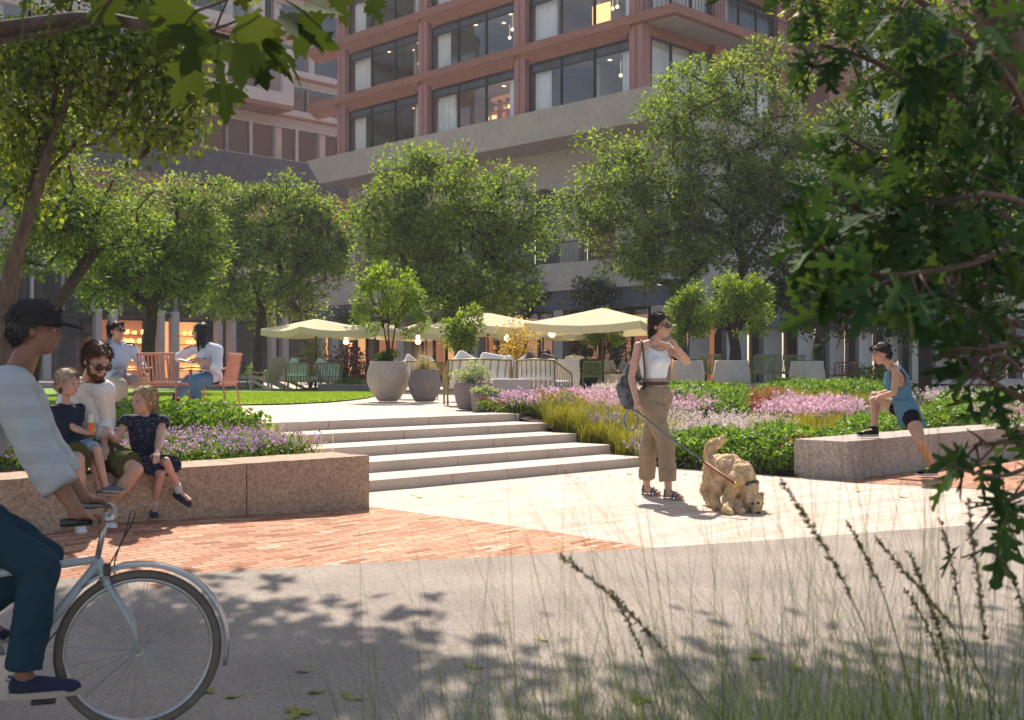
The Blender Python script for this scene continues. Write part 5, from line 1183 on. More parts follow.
# navy dress with pale dots
def dots(name,base,dot,sc=55,thr=.16):
    m,nt,bs=_nt(name); v=_coords(nt); vo=_n(nt,'ShaderNodeTexVoronoi'); vo.inputs['Scale'].default_value=sc; nt.links.new(v,vo.inputs['Vector'])
    c=_ramp(nt,vo.outputs['Distance'],[(0,c4(dot)),(thr,c4(dot)),(thr+.06,c4(base)),(1,c4(base))]); nt.links.new(c,bs.inputs['Base Color']); bs.inputs['Roughness'].default_value=.9; return m
navyd=dots('navy_dotted_cotton',(.012,.018,.045),(.45,.35,.38)); navyt=M('navy_polo',(.018,.026,.05),.9,6,.2)
# ================= walking woman
Y0=10.93
pel=W(655,396,Y0); shR=W(638.5,346.5,Y0-.12); shL=W(668,347.5,Y0+.12)
elR=jt(631.5,377.5,shR,.285,True); wrR=jt(636.5,402,elR,.245,True); elL=jt(687.5,361.5,shL,.27,True); wrL=jt(677,348,elL,.20,True)
anL=W(646.5,486.5,11.10); anR=W(668.5,490.6,10.74); hpR=pel+Vector((-.075,-.055,-.02)); hpL=pel+Vector((.075,.055,-.02))
wj=dict(pel=pel,sh=(shR,shL),hp=(hpR,hpL),head=W(660.5,327,Y0-.03),face=(.80,-.58,-.06),hup=(.05,0,1),el=(elR,elL),wr=(wrR,wrL),hd=[((-.02,-.1,-1),(.8,.5,0),1,.6),((-.42,-.05,.80),(-.8,.4,-.3),-1,.75)],
  kn=(jt(666,444,hpR,.44,True),jt(648.5,444.5,hpL,.44,True)),an=(anR,anL),toe=(anR+Vector((.115,-.125,-.06)),anL+Vector((.12,-.10,-.06))))
woman,wi=hum('woman in white crop top and khaki culottes walking with one hand at her chin',wj,dict(fem=1,z0=0,skin=sk_fair,hair='low',hairm=hair_dk,glasses=1,gmat=M('brown_sunglasses',(.04,.015,.012),.15,5,.1,spec=.7),voxel=.0058,
  top=dict(m=M('white_rib_knit',(.72,.78,.84),.85,4,.03,.15,60),e=.007,f0=.33,f1=1.07,sleeve=0,tank=1,neckf=.9,name='crop_top',N=[(25,.002)]),
  bot=dict(m=khaki,e=.011,top=.29,len=1.80,flare=1.40,belt=1,name='culottes'),shoe=dict(kind='sandal',m=M('blue_strap',(.10,.14,.20),.7,6,.1),sole=rubd,L=.24)))
# bag
mb=MB(); b0=W(633,362,Y0-.02); b1=W(627,388,Y0+.02); b2=W(630,402,Y0)
mb.cone(b0+Vector((.03,.10,.0)),.045,b1+Vector((0,.10,0)),.10); mb.cone(b1+Vector((0,.10,0)),.10,b2+Vector((.02,.09,.02)),.105)
bag=T('shoulder_bag','dark grey mottled shoulder bag hanging behind the walking woman\'s arm','bag',b1)
m_=M('mottled_wool',(.10,.115,.135),.95,14,.75,.8,25)
finish(mb,'bag_body',m_,bag,.008,4,[(12,.02),(35,.008)])
mb=MB(); top=shR+Vector((.05,.0,.062)); mb.tube([W(642.5,400,Y0-.06),W(645,372,Y0-.14),W(643.5,353,Y0-.19),W(642,342.5,Y0-.13),W(640,341.5,Y0-.06),W(637,352,Y0+.04),b0+Vector((.02,.12,0))],[.03,.03,.028,.026,.026,.03],8,flat=.3); mb.build('strap',blk,bag,smooth=True)
# ================= dog
dogm=M('golden_fur',(.68,.47,.28),.9,14,.3,.9,45); dogf=MLEAF('golden_curl',(.62,.42,.24),(.85,.67,.46),.25,.8,(1.1,1.,.8)); 
dog=T('dog','curly golden doodle dog sniffing the paving on a lead','dog',W(728,505,10.1)); dog.location.z=gz(2,10.1)
Yd=10.05
def D_(px,py,dy=0): return W(px,py,Yd+dy)
mb=MB()
mb.ell(D_(718,470,.16),(.135,.15,.145)); mb.ell(D_(729,471,.04),(.15,.16,.155)); mb.ell(D_(740,476,-.06),(.13,.15,.145)); mb.cone(D_(744,480,-.1),.10,D_(750,495,-.15),.082)
mb.ell(D_(753,501,-.18),(.080,.088,.078)); mb.cone(D_(753.5,504,-.19),.052,D_(757.5,511.5,-.29),.034); 
for px,py,dy in ((745,503,-.16),(760,500,-.10)): mb.ell(D_(px,py,dy),(.026,.035,.062))
mb.tube([D_(712,463,.22),D_(709.5,455,.26),D_(711,447,.28),D_(717,443,.28),D_(722,440,.28),D_(723.5,435,.28)],[.045,.052,.055,.050,.035,.012],10)
def leg(P,r):
    for a,b,ra,rb in zip(P[:-1],P[1:],r[:-1],r[1:]): mb.cone(a,ra,b,rb,12)
zf_=lambda x,y: gz(x,y)+.02
def G_(px,py): p=HG(px,py,.025); return p
f1=G_(726.5,511.5); f2=G_(738,510.5); h1=G_(711,504.5); h2=G_(718,507.5)
leg([D_(716,472,.2),D_(708,484,.26),D_(705,490,.30),h1,h1+Vector((.05,-.05,-.005))],[.095,.066,.044,.038,.034]); leg([D_(719,474,.06),D_(719,489,.02),D_(714,495,.08),h2,h2+Vector((.05,-.05,-.005))],[.095,.066,.044,.038,.034])
leg([D_(737,480,-.16),D_(729,497,-.12),f1,f1+Vector((.02,-.045,-.005))],[.080,.050,.040,.035]); leg([D_(744,480,.0),D_(739.5,497,-.02),f2,f2+Vector((.02,-.04,-.005))],[.080,.048,.038,.034])
db=finish(mb,'body',dogm,dog,.009,4,[(20,.010),(50,.006)])
me=db.data; nv=len(me.vertices); co_=np.empty(nv*3); me.vertices.foreach_get('co',co_); co_=co_.reshape(-1,3)+np.array(wloc(dog)); no_=np.empty(nv*3); me.vertices.foreach_get('normal',no_); no_=no_.reshape(-1,3)
pick=RNG.choice(nv,min(nv,15000),replace=nv<15000); Pd=co_[pick]-no_[pick]*.004; Nd=no_[pick]; tan=norm(np.cross(Nd,rdir(len(pick)))); swirl=np.array([mnoise.noise_vector(Vector(p)*16) for p in Pd]); Dd=norm(Nd*.35+tan*.4+swirl*1.3+np.array([0,0,-.45]))
Pd=Pd+swirl*.006
leafcloud('coat',dogf,Pd,Dd,Nd,.019*RNG.uniform(.6,1.3,len(pick)),(np.array([(0,0,0),(.10,.35,.06),(.02,1,-.25),(-.10,.35,.06)]),[(0,1,2),(0,2,3)]),dog,wid=1.6)
earm=M('ear_fur',(.56,.36,.20),.9,30,.35,.9,60)
for px,py,dy,w_ in ((747,505,-.215,.026),(759.8,503,-.165,.020)):
    mb=MB(); mb.cone(D_(px+1.5,py-9,dy+.03),.018,D_(px,py,dy),w_); mb.cone(D_(px,py,dy),w_,D_(px-.5,py+6,dy),.022); e_=finish(mb,'ear',earm,dog,.006,2,[(40,.012),(90,.006)])
    me=e_.data; nv=len(me.vertices); ca=np.empty(nv*3); me.vertices.foreach_get('co',ca); ca=ca.reshape(-1,3)+np.array(wloc(e_)); pk=RNG.integers(0,nv,700); leafcloud('ear_curl',MLEAF('ear_curl',(.48,.30,.15),(.74,.52,.32),.2,.8,(1.1,1,.8)),ca[pk],norm(RNG.normal(size=(700,3))*.6+[0,0,-.7]),rdir(700),.018,DIAM,e_)
mb=MB(); mb.ell(D_(758.5,513.2,-.325),(.021,.016,.016)); mb.build('nose',blk,dog,smooth=True)
for px,py in ((752.5,503.5),(758.5,503)):
    mb=MB(); mb.ell(D_(px,py,-.272),(.013,.012,.012)); mb.build('eye',blk,dog,smooth=True)
cc=D_(746.5,486.5,-.10); ax=(D_(750,495,-.15)-D_(744,480,-.1)).normalized(); mb=MB(); q=ax.orthogonal().normalized(); q2=ax.cross(q)
mb.tube([cc+(q*math.cos(k*PI/8)+q2*math.sin(k*PI/8))*.108 for k in range(17)],.011,6,flat=1.6); col_=T('collar','dark collar round the neck of the golden dog','collar',cc); mb.build('collar_band',blk,col_,smooth=True)
mb=MB(); cl=W(736,484.5,Yd-.42); mb.tube([cl+Vector((.03,.04,-.02)),cl],.008,6); mb.ell(cl,(.02,.012,.02)); mb.build('buckle',M('brass',(.60,.42,.08),.3,4,.1,metal=.8),col_,smooth=True)
# leash
h0=wrR+Vector((.0,-.03,-.085)); l1=W(703,461,9.95); l2=W(732,481.5,Yd-.40)
ls=T('dog_lead','grey rope dog lead with brown leather end and hand loop','dog lead',h0)
rope=M('grey_rope',(.16,.19,.26),.8,80,.4,.5,200); mb=MB(); mb.tube([h0,h0.lerp(l1,.5)+Vector((0,0,-.012)),l1],.0085,6)
lp=[h0+Vector((-.055+.065*math.sin(a),-.01,-.085+.095*math.cos(a))) for a in [i*2*PI/14+.4 for i in range(15)]]; mb.tube([h0]+lp[1:-1]+[h0],.007,6); mb.build('rope',rope,ls,smooth=True)
mb=MB(); mb.tube([l1,l2,cl],[.013,.014,.010],8); mb.build('leather_end',M('brown_leather',(.26,.09,.045),.6,8,.2),ls,smooth=True)
# ================= bearded man
A_=lambda px,py,Y: W(px,py,Y)
pel=A_(82,449,8.63); shR=A_(71,389,8.75); shL=A_(103,390,8.52); shR=shL+(shR-shL).normalized()*.40
hpR=pel+Vector((-.06,-.08,-.01)); hpL=pel+Vector((.09,.02,-.01))
knR=jt(77,461,hpR,.42,True); knL=jt(136,470,hpL,.45,True)
anR=W(80,521,8.28); anL=jt(100,517,knL,.44,False)
elR=jt(62,424,shR,.28,True); wrR_=jt(84,436,elR,.25,True); elL=jt(106,420,shL,.28,False); wrL_=jt(104,445,elL,.24,True)
mj=dict(pel=pel,sh=(shR,shL),hp=(hpR,hpL),hipf=(.55,-.8,0),head=W(97,362,8.50),face=(.62,-.55,-.50),hup=(.15,-.1,1),el=(elR,elL),wr=(wrR_,wrL_),hd=[((.8,-.4,.2),(0,.3,1),1,.7),((.3,-.7,-.4),(0,0,-1),-1,.4)],
   kn=(knR,knL),an=(anR,anL),toe=(anR+Vector((.07,-.16,-.045)),anL+Vector((.14,-.13,-.045))),bend=(0,.05,0))
man,_=hum('bearded man in white linen shirt and green shorts seated on the granite wall',mj,dict(z0=0,skin=sk_fair,hair='short',hairm=hair_br,glasses=1,beard=1,voxel=.0065,hs=1.12,hth=.009,
   top=dict(m=white_f,collar=1,e=.022,sleeve=1.75,f0=-.13,sw=1.1,neckf=.55),bot=dict(m=olivef,e=.020,top=.1,len=.86,flare=1.15,name='shorts'),shoe=dict(kind='shoe',m=fabric('white_canvas',(.66,.66,.66)),sole=rub,L=.28,sock=.14,sockm=white_f)))
# toddler
s=.52
hd=W(68,384,8.35); pel=W(70,448,8.40); sh=W(66.5,409,8.38); ax=unit((-.62,-.75,0)); shR=sh+ax*.105; shL=sh-ax*.105
hpR=pel+ax*.05+Vector((0,0,0)); hpL=pel-ax*.05; knR=jt(92,454,hpR,.21,True); knL=jt(97,450,hpL,.22,True); anR=jt(100,489,knR,.245,True); anL=jt(106,486,knL,.24,False)
elR=jt(74,428,shR,.145,True); wrR_=jt(88,433,elR,.125,True); elL=jt(78,424,shL,.14,False); wrL_=jt(91,428,elL,.12,False)
tj=dict(pel=pel,sh=(shR,shL),hp=(hpR,hpL),hipf=(.85,-.5,0),head=hd,face=(.93,-.36,-.12),el=(elR,elL),wr=(wrR_,wrL_),hd=[((.8,.1,.3),(0,.5,.4),-1,.8),((.8,-.1,.3),(0,-.5,.4),1,.8)],kn=(knR,knL),an=(anR,anL),toe=(anR+Vector((.12,-.03,-.045)),anL+Vector((.11,-.03,-.035))))
hum('fair haired toddler in navy polo sitting on the bearded man\'s lap',tj,dict(z0=.5,s=s,hs=1.62,skin=sk_kid,hair='short',hairm=hair_bl2,voxel=.0065,arm=1.25,leg=1.2,wide=1.2,deep=1.3,
   top=dict(m=navyt,collar=1,e=.02,sleeve=.75,neckf=.3),bot=dict(m=ldenim,e=.025,top=.15,len=.85,flare=1.2,name='shorts'),shoe=dict(kind='shoe',m=fabric('slate_canvas',(.13,.16,.20)),sole=rubd,L=.36)))
bo=T('drink_pouch','small clear squeeze bottle with orange drink in the toddler\'s hand','bottle',W(91,427,8.22)); c=W(91,427,8.22)
mb=MB(); mb.lathe([(.016,-.03),(.020,-.025),(.020,.02),(.017,.03)],c,12); mb.build('orange_juice',M('orange_plastic',(.75,.16,.03),.4,3,.1),bo,smooth=True); mb=MB(); mb.lathe([(.018,.03),(.020,.04),(.014,.085),(.008,.095)],c,12); mb.build('clear_top',M('milky_plastic',(.65,.66,.50),.4,3,.1),bo,smooth=True)
# girl
s=.70
pel=W(146,464,8.80); sh=W(144.5,421,8.74); ax=unit((-.93,-.36,0)); shR=sh+ax*.132; shL=sh-ax*.132
hpR=pel+ax*.06; hpL=pel-ax*.06; knR=jt(161,474,hpR,.29,True); knL=jt(166,461,hpL,.29,True); anR=jt(154,508,knR,.31,False); anL=jt(180,491,knL,.30,False)
elR=jt(115.5,443,shR,.185,True); wrR_=jt(111,434.5,elR,.16,True); elL=jt(158.5,441,shL,.185,True); wrL_=jt(157.5,452,elL,.15,True)
gj=dict(pel=pel,sh=(shR,shL),hp=(hpR,hpL),hipf=(.45,-.9,0),head=W(143.5,401.5,8.70),face=(-.55,-.83,-.05),hup=(.1,0,1),el=(elR,elL),wr=(wrR_,wrL_),hd=[((-.5,.1,.8),(-.8,.3,0),1,.6),((.1,-.7,-.5),(0,0,-1),-1,.4)],kn=(knR,knL),an=(anR,anL),toe=(anR+Vector((.05,-.14,-.035)),anL+Vector((.13,-.07,-.10))),dn=[None,(-.45,.1,-.85)])
hum('small girl in dotted navy dress sitting on the granite wall with legs crossed',gj,dict(z0=.3,s=s,hs=1.30,skin=sk_kid,hair='pony',hairm=hair_bl,voxel=.006,arm=.95,leg=.82,
   top=dict(m=navyd,e=.016,sleeve=.22,sw=1.15,neckf=.3,name='dress_top'),bot=dict(m=navyd,e=.018,top=.35,len=.92,skirt=1,name='skirt'),shoe=dict(kind='shoe',m=M('navy_suede',(.035,.045,.075),.8,8,.2),sole=M('dark_rubber',(.03,.035,.05),.7,8,.1),L=.27,sock=.22,sockm=fabric('grey_sock',(.50,.52,.56)))))
# seated man at back
Y0=15.75
pel=W(114,379,Y0); shR=W(106,347.5,Y0-.1); shL=W(131,348,Y0+.02); hpR=pel+Vector((.03,-.08,0)); hpL=pel+Vector((.03,.09,0))
knR=jt(121,384.5,hpR,.42,True); knL=jt(144,383,hpL,.43,True); anR=jt(122,408,knR,.42,False); anL=jt(150,411,knL,.42,False)
elR=jt(104,366,shR,.28,True); wrR_=jt(117,379,elR,.25,True); elL=jt(141,363,shL,.28,False); wrL_=jt(143,372,elL,.24,True)
sj=dict(pel=pel,sh=(shR,shL),hp=(hpR,hpL),hipf=(.8,-.6,0),head=W(116.5,331.5,Y0-.02),face=(.93,-.36,0),el=(elR,elL),wr=(wrR_,wrL_),hd=[((.8,-.3,-.3),(0,0,-1),-1,.3),((.6,-.3,-.4),(0,0,-1),1,.4)],kn=(knR,knL),an=(anR,anL),toe=(anR+Vector((.16,-.08,-.05)),anL+Vector((.16,-.08,-.05))))
hum('dark haired man in pale blue shirt and stone trousers seated on a coral chair',sj,dict(z0=TZ,skin=sk_tan,hair='short',hairm=hair_bk,glasses=1,voxel=.009,hs=1.08,hth=.010,
   top=dict(m=lblue,collar=1,e=.022,sleeve=1.7,neckf=.5),bot=dict(m=beigep,e=.018,top=.15,len=1.92,flare=1.15),shoe=dict(kind='shoe',m=M('brown_shoe',(.10,.06,.04),.6,8,.2),sole=rubd,L=.27)))
# seated woman at back
Y0=15.25
pel=W(213,379,Y0); shR=W(195.5,347,Y0+.10); shL=W(217.5,350,Y0-.14); hpR=pel+Vector((-.03,.08,0)); hpL=pel+Vector((-.03,-.08,0))
knR=jt(190,379,hpR,.42,False); knL=jt(195,381,hpL,.42,True); anR=jt(176,398,knR,.40,False); anL=jt(196.5,402,knL,.41,False)
elR=jt(181,356.5,shR,.28,False); wrR_=jt(172,358,elR,.22,False); elL=jt(217,368,shL,.27,True); wrL_=jt(199,359,elL,.24,True)
nj=dict(pel=pel,sh=(shR,shL),hp=(hpR,hpL),hipf=(-.95,-.2,0),head=W(200.5,333,Y0-.02),face=(-.97,-.22,0),el=(elR,elL),wr=(wrR_,wrL_),hd=[((-.9,0,-.1),(0,0,-1),-1,.3),((-.95,.1,0),(0,0,-1),1,.3)],kn=(knR,knL),an=(anR,anL),toe=(anR+Vector((-.15,-.02,-.05)),anL+Vector((.02,-.16,-.06))))
hum('woman with long black hair in white top and blue jeans seated on a coral chair',nj,dict(fem=1,z0=TZ,skin=sk_tan,hair='long',hairm=hair_bk,voxel=.009,hth=.014,hs=1.04,
   top=dict(m=fabric('white_stripe_top',(.60,.63,.72)),e=.020,sleeve=1.35,neckf=.45),bot=dict(m=jeansb,e=.014,top=.2,len=1.80,flare=1.15,name='jeans'),shoe=dict(kind='boot',m=M('black_leather',(.02,.02,.022),.5,8,.2),sole=blk,L=.245)))
npp=W(193,361.5,Y0-.12); mb=MB(); 
for j,(a,b_) in enumerate(((-.18,.0),(.0,.18))):
    for k in range(2): mb.box(npp+Vector((a/2+b_/2,0,.012*k+.01*j)),(.19,.28,.004),Matrix.Rotation(.25*(1-2*j),3,'Y')@rotz(.1*k))
o=mb.build('newspaper',M('newsprint',(.60,.60,.60),.9,80,.25),bevel=0); props(o,'white folded newspaper spread over the black haired woman\'s lap','newspaper')
# ================= stretching runner
Y0=13.0
pel=W(908,413,Y0-.02); sh=W(892.5,369,Y0); shR=sh+Vector((.03,.17,0)); shL=sh+Vector((-.02,-.17,-.01)); hpR=pel+Vector((.02,.085,0)); hpL=pel+Vector((-.01,-.085,0))
knR=jt(875,396,hpR,.43,False); anR=W(874,429.5,13.22); knL=jt(921,442,hpL,.44,True); anL=W(933,468,12.90)
elL=jt(894,393,shL,.28,True); wrL_=jt(879,397,elL,.22,False); elR=jt(892,391,shR,.27,False); wrR_=jt(877,394,elR,.24,False)
rj=dict(pel=pel,sh=(shR,shL),hp=(hpR,hpL),hipf=(-1,-.1,0),head=W(881,354.5,Y0-.03),face=(-.93,-.2,-.38),hup=(-.35,0,1),el=(elR,elL),wr=(wrR_,wrL_),hd=[((-.8,-.1,-.3),(0,.2,-1),-1,.6),((-.85,.1,-.1),(0,.2,-1),1,.6)],kn=(knR,knL),an=(anR,anL),toe=(anR+Vector((-.17,-.02,-.045)),anL+Vector((-.17,-.03,-.055))))
hum('runner in blue tank top and black shorts stretching a leg on the grey wall',rj,dict(fem=1,z0=0,skin=sk_tan,hair='short',hairm=hair_bk,voxel=.0075,
   top=dict(m=runb,e=.020,f0=-.13,sleeve=0,tank=1,neckf=.45,name='tank_top',hem=[(-.30,.175,.125),(0,.165,.12),(.3,.15,.11)]),bot=dict(m=blkf,e=.010,top=.1,len=.42,flare=1.1,name='shorts'),shoe=dict(kind='shoe',m=blkf,sole=rub,L=.26,sock=.08,sockm=blkf)))
# ================= diners
def diner(label,px,py,Y,yaw,top,hairm,hair='short',sk=sk_fair):
    k=Vector((math.sin(yaw),math.cos(yaw),0)); r=Vector((math.cos(yaw),-math.sin(yaw),0)); hd=W(px,py,Y); pel=hd-k*.05+Vector((0,0,-.68)); ch=hd+Vector((0,0,-.22))-k*.02
    shR,shL=ch+r*.19,ch-r*.19; hpR,hpL=pel+r*.09,pel-r*.09; kR,kL=hpR+k*.42+Vector((0,0,.02)),hpL+k*.42+Vector((0,0,.02)); aR,aL=kR+Vector((0,0,-.42)),kL+Vector((0,0,-.42))
    eR,eL=shR+r*.05+k*.08+Vector((0,0,-.26)),shL-r*.05+k*.08+Vector((0,0,-.26)); w1,w2=eR+k*.22-r*.05+Vector((0,0,.06)),eL+k*.22+r*.05+Vector((0,0,.06))
    t,_=hum(label,dict(pel=pel,sh=(shR,shL),hp=(hpR,hpL),head=hd,face=k,el=(eR,eL),wr=(w1,w2),hd=[(k,(0,0,-1),-1),(k,(0,0,-1),1)],kn=(kR,kL),an=(aR,aL),toe=(aR+k*.17+Vector((0,0,-.05)),aL+k*.17+Vector((0,0,-.05)))),
      dict(z0=TZ,skin=sk,hair=hair,hairm=hairm,voxel=.016,hs=1.05,hth=.02,top=dict(m=top,e=.02,sleeve=1.0),bot=dict(m=djean,e=.015,top=.15,len=1.9),shoe=dict(kind='shoe',m=blkf,sole=blk)))
    q=dup(s1,(0,0,0),0,'sage green chair under the '+label.split(' seated')[0],'chairs of the diners'); q.location=(pel.x,pel.y,TZ); q.rotation_euler=(0,0,-yaw); q.scale=(1,1,1)
diner('diner in white top with dark bun seated with back to the camera',574.5,350.5,31.5,.3,white_f,hair_dk,'bun'); diner('diner in dark green shirt seated with back to the camera',589.5,353.5,30.6,-.2,fabric('dark_green',(.03,.05,.02)),hair_dk)
diner('auburn haired diner in pale top seated facing the camera',607,355.5,33,2.6,oat,M('auburn_hair',(.20,.07,.03),.6,40,.3)); diner('diner in grey top seated just behind the walking woman',629,356,32.5,-2.7,fabric('grey_top',(.25,.25,.26)),hair_dk,'long'); diner('brown haired diner in dark top seated behind the olive lounge chair',546.5,356,27.5,.5,blkf,hair_br)
# ------------------------------------------------------------ cyclist and bicycle
hub=W(139,650,4.97); zg=hub.z-.345; hdg=unit((.95,.31,0)); lat=Vector((hdg.y,-hdg.x,0))  # lat to rider's right (toward camera)
bk=T('bicycle','pale city bicycle with grey mudguards ridden past at left','bicycle',(hub.x,hub.y,zg))
pale=M('pale_bike_paint',(.42,.45,.45),.35,3,.05,spec=.6); tyre=M('tan_tyre',(.16,.135,.11),.8,8,.2); alu=M('aluminium',(.45,.46,.47),.3,4,.05,metal=.8)
def wheel(c):
    mb=MB(); N=56; q=lambda a,r: c+(hdg*math.cos(a)+Vector((0,0,1))*math.sin(a))*r
    mb.tube([q(2*PI*i/N,.328) for i in range(N+1)],.019,10,cap=False); w=mb.build('wheel_tyre',tyre,bk,smooth=True)
    mb=MB(); mb.tube([q(2*PI*i/N,.305) for i in range(N+1)],.010,8,cap=False); mb.build('rim',alu,w,smooth=True)
    mb=MB()
    for i in range(32): mb.tube([c+lat*(.025 if i%2 else -.025),q(2*PI*i/32+.05*(i%4-1.5),.304)],.0012,4)
    mb.tube([c+lat*.045,c-lat*.045],.018,10); mb.build('spokes',alu,w)
    mb=MB(); M0=[]
    for i in range(22): M0.append(q(-.25+i*(2.5/21),.372))
    mb.tube(M0,.026,8,flat=.35); mb.build('mudguard',alu,bk,smooth=True)
up=Vector((0,0,1)); rh=hub-hdg*1.05; wheel(hub); wheel(rh)
bb=hub-hdg*.52+up*(-.06); ht=hub-hdg*.17+up*.40; hb_=hub-hdg*.13+up*.30; stt=bb-hdg*.15+up*.46
mb=MB()
for a,b,r in ((bb,ht-up*.02,.02),(bb,stt,.017),(stt-up*.05,ht,.017),(ht,hb_-hdg*-.0,.022)): mb.tube([a,b],r,10)
for sd in (-1,1): mb.tube([bb+lat*sd*.03,rh+lat*sd*.055],.010,8); mb.tube([stt+lat*sd*.02,rh+lat*sd*.055],.009,8)
mb.build('frame',pale,bk,smooth=True)
mb=MB()
for sd in (-1,1): mb.tube([hb_+lat*sd*.045,hub+lat*sd*.055+hdg*-.03+up*.12,hub+lat*sd*.055],.012,8)
mb.tube([hb_+lat*.05,hb_-lat*.05],.016,8); mb.build('fork',pale,bk,smooth=True)
hbar=hub-hdg*.13+up*.60; mb=MB(); mb.tube([ht,hbar],.013,8); mb.tube([hbar-lat*.30-hdg*.16,hbar-lat*.26+hdg*.02,hbar-lat*.08+hdg*.03,hbar+lat*.08+hdg*.03,hbar+lat*.26+hdg*.02,hbar+lat*.30-hdg*.16],.012,8); mb.build('handlebar',alu,bk,smooth=True)
mb=MB(); mb.tube(smoothpts([hbar+lat*.2+hdg*.05,hbar+hdg*.14+up*.02,ht+hdg*.06,hb_+hdg*.04-up*.02]),.0035,5); mb.tube(smoothpts([hbar-lat*.2+hdg*.05,hbar+hdg*.11,ht+hdg*.05-up*.05,bb+hdg*.1+up*.06]),.0035,5); mb.build('brake_cable',blk,bk,smooth=True)
mb=MB(); mb.box(hb_+up*.055-hdg*.0,(.03,.06,.05),rotz(math.atan2(hdg.y,hdg.x))); mb.build('brake_caliper',blk,bk,bevel=.006)
for sd in (-1,1):
    mb=MB(); mb.tube([hbar+lat*.29*sd-hdg*.05,hbar+lat*.305*sd-hdg*.17],.017,10); mb.build('grip',blk,bk,smooth=True)
mb=MB(); mb.tube([stt,stt+(stt-bb).normalized()*.14],.013,8); sd0=stt+(stt-bb).normalized()*.16; mb.build('seat_post',alu,bk,smooth=True)
mb=MB(); mb.ell(sd0-hdg*.05,(.12,.075,.03),rotz(math.atan2(hdg.y,hdg.x))); mb.cone(sd0,.035,sd0+hdg*.15,.018); finish(mb,'saddle',blk,bk,.008)
mb=MB(); mb.tube([bb+lat*.06,bb+lat*.066],.095,28); mb.tube([bb+lat*.075,bb+lat*.08-up*.085+hdg*.145],.012,8); mb.tube([bb-lat*.075,bb-lat*.08+up*.085-hdg*.145],.012,8); mb.build('crankset',alu,bk,smooth=True,angle=.6)
for sd,sg in ((1,1),(-1,-1)):
    p=bb+lat*sd*.12-up*.088*sg+hdg*.147*sg; mb=MB(); mb.box(p,(.095,.09,.022),rotz(math.atan2(hdg.y,hdg.x))); mb.build('pedal',blk,bk,bevel=.005)
mb=MB(); R_=rotz(math.atan2(hdg.y,hdg.x)); bc=hub+hdg*.02+up*.60
bk_p=bb+lat*.12-up*.158+hdg*.06
# rider
pedR=bb+lat*.13-up*.078+hdg*.12; pedL=bb-lat*.13+up*.098-hdg*.17
pel=sd0+up*.10-hdg*.04; hd=W(36,331,4.88); ch=hd-hdg*.09-up*.235; shR=ch+lat*.185; shL=ch-lat*.185
hpR=pel+lat*.09; hpL=pel-lat*.09
anR=pedR-hdg*.05+up*.09; anL=pedL-hdg*.05+up*.09
def ik(a,b,L1,L2,pole):
    d=b-a; D=min(d.length,L1+L2-.002); dn_=d.normalized(); x=(L1*L1-L2*L2+D*D)/(2*D); h=math.sqrt(max(0,L1*L1-x*x)); p=pole-dn_*pole.dot(dn_); return a+dn_*x+p.normalized()*h
knR=ik(hpR,anR,.45,.45,hdg+up*.3); knL=ik(hpL,anL,.45,.45,hdg+up*.3)
gR=hbar+lat*.29-hdg*.10+up*.03; gL=hbar-lat*.29-hdg*.10+up*.03
elR=ik(shR,gR,.31,.28,-up+lat*.5-hdg*.2); elL=ik(shL,gL,.31,.28,-up-lat*.5)
cj=dict(pel=pel,sh=(shR,shL),hp=(hpR,hpL),hipf=hdg,head=hd,face=(.95,.28,-.12),el=(elR,elL),wr=(gR,gL),hd=[(hdg-up*.1,-up+lat*.1,-1,.9),(hdg-up*.1,-up,1,.9)],kn=(knR,knL),an=(anR,anL),toe=(anR+hdg*.18-up*.06,anL+hdg*.18-up*.03),bend=tuple(-hdg*.05))
shirtm=MSTRIPE('grey_striped_shirt',[(.36,.385,.40),(.40,.425,.44)],11,2,thr=.55)
cyc,ci=hum('cyclist in cap, grey striped shirt and dark jeans riding past at left',cj,dict(z0=zg,skin=sk_brown,hair='short',hairm=hair_bk,voxel=.008,hs=.95,strands=700,top=dict(m=shirtm,e=.028,sleeve=1.55,sw=1.15,neckf=.3,f0=-.13),
   bot=dict(m=djean,e=.016,top=.1,len=1.93,flare=1.15,name='jeans'),shoe=dict(kind='shoe',m=M('navy_shoe',(.02,.025,.06),.8,8,.2),sole=rubd,L=.28)))
HP=ci['HP']; Rh=ci['R']; capm=fabric('charcoal_cap',(.030,.027,.030)); cp=T('cap','charcoal peaked cap worn by the passing cyclist','cap',HP((0,0,.08)))
mb=MB(); mb.ell(HP((0,-.012,.052)),(.094,.112,.088),Rh,20,12); mb.ell(HP((0,.13,.045)),(.068,.075,.008),Rh@Matrix.Rotation(-.15,3,'X'),16,8); finish(mb,'cap_crown',capm,cp,.006,3,None,[(HP((0,0,.025)),Rh@Vector((0,-.0,-1)))])
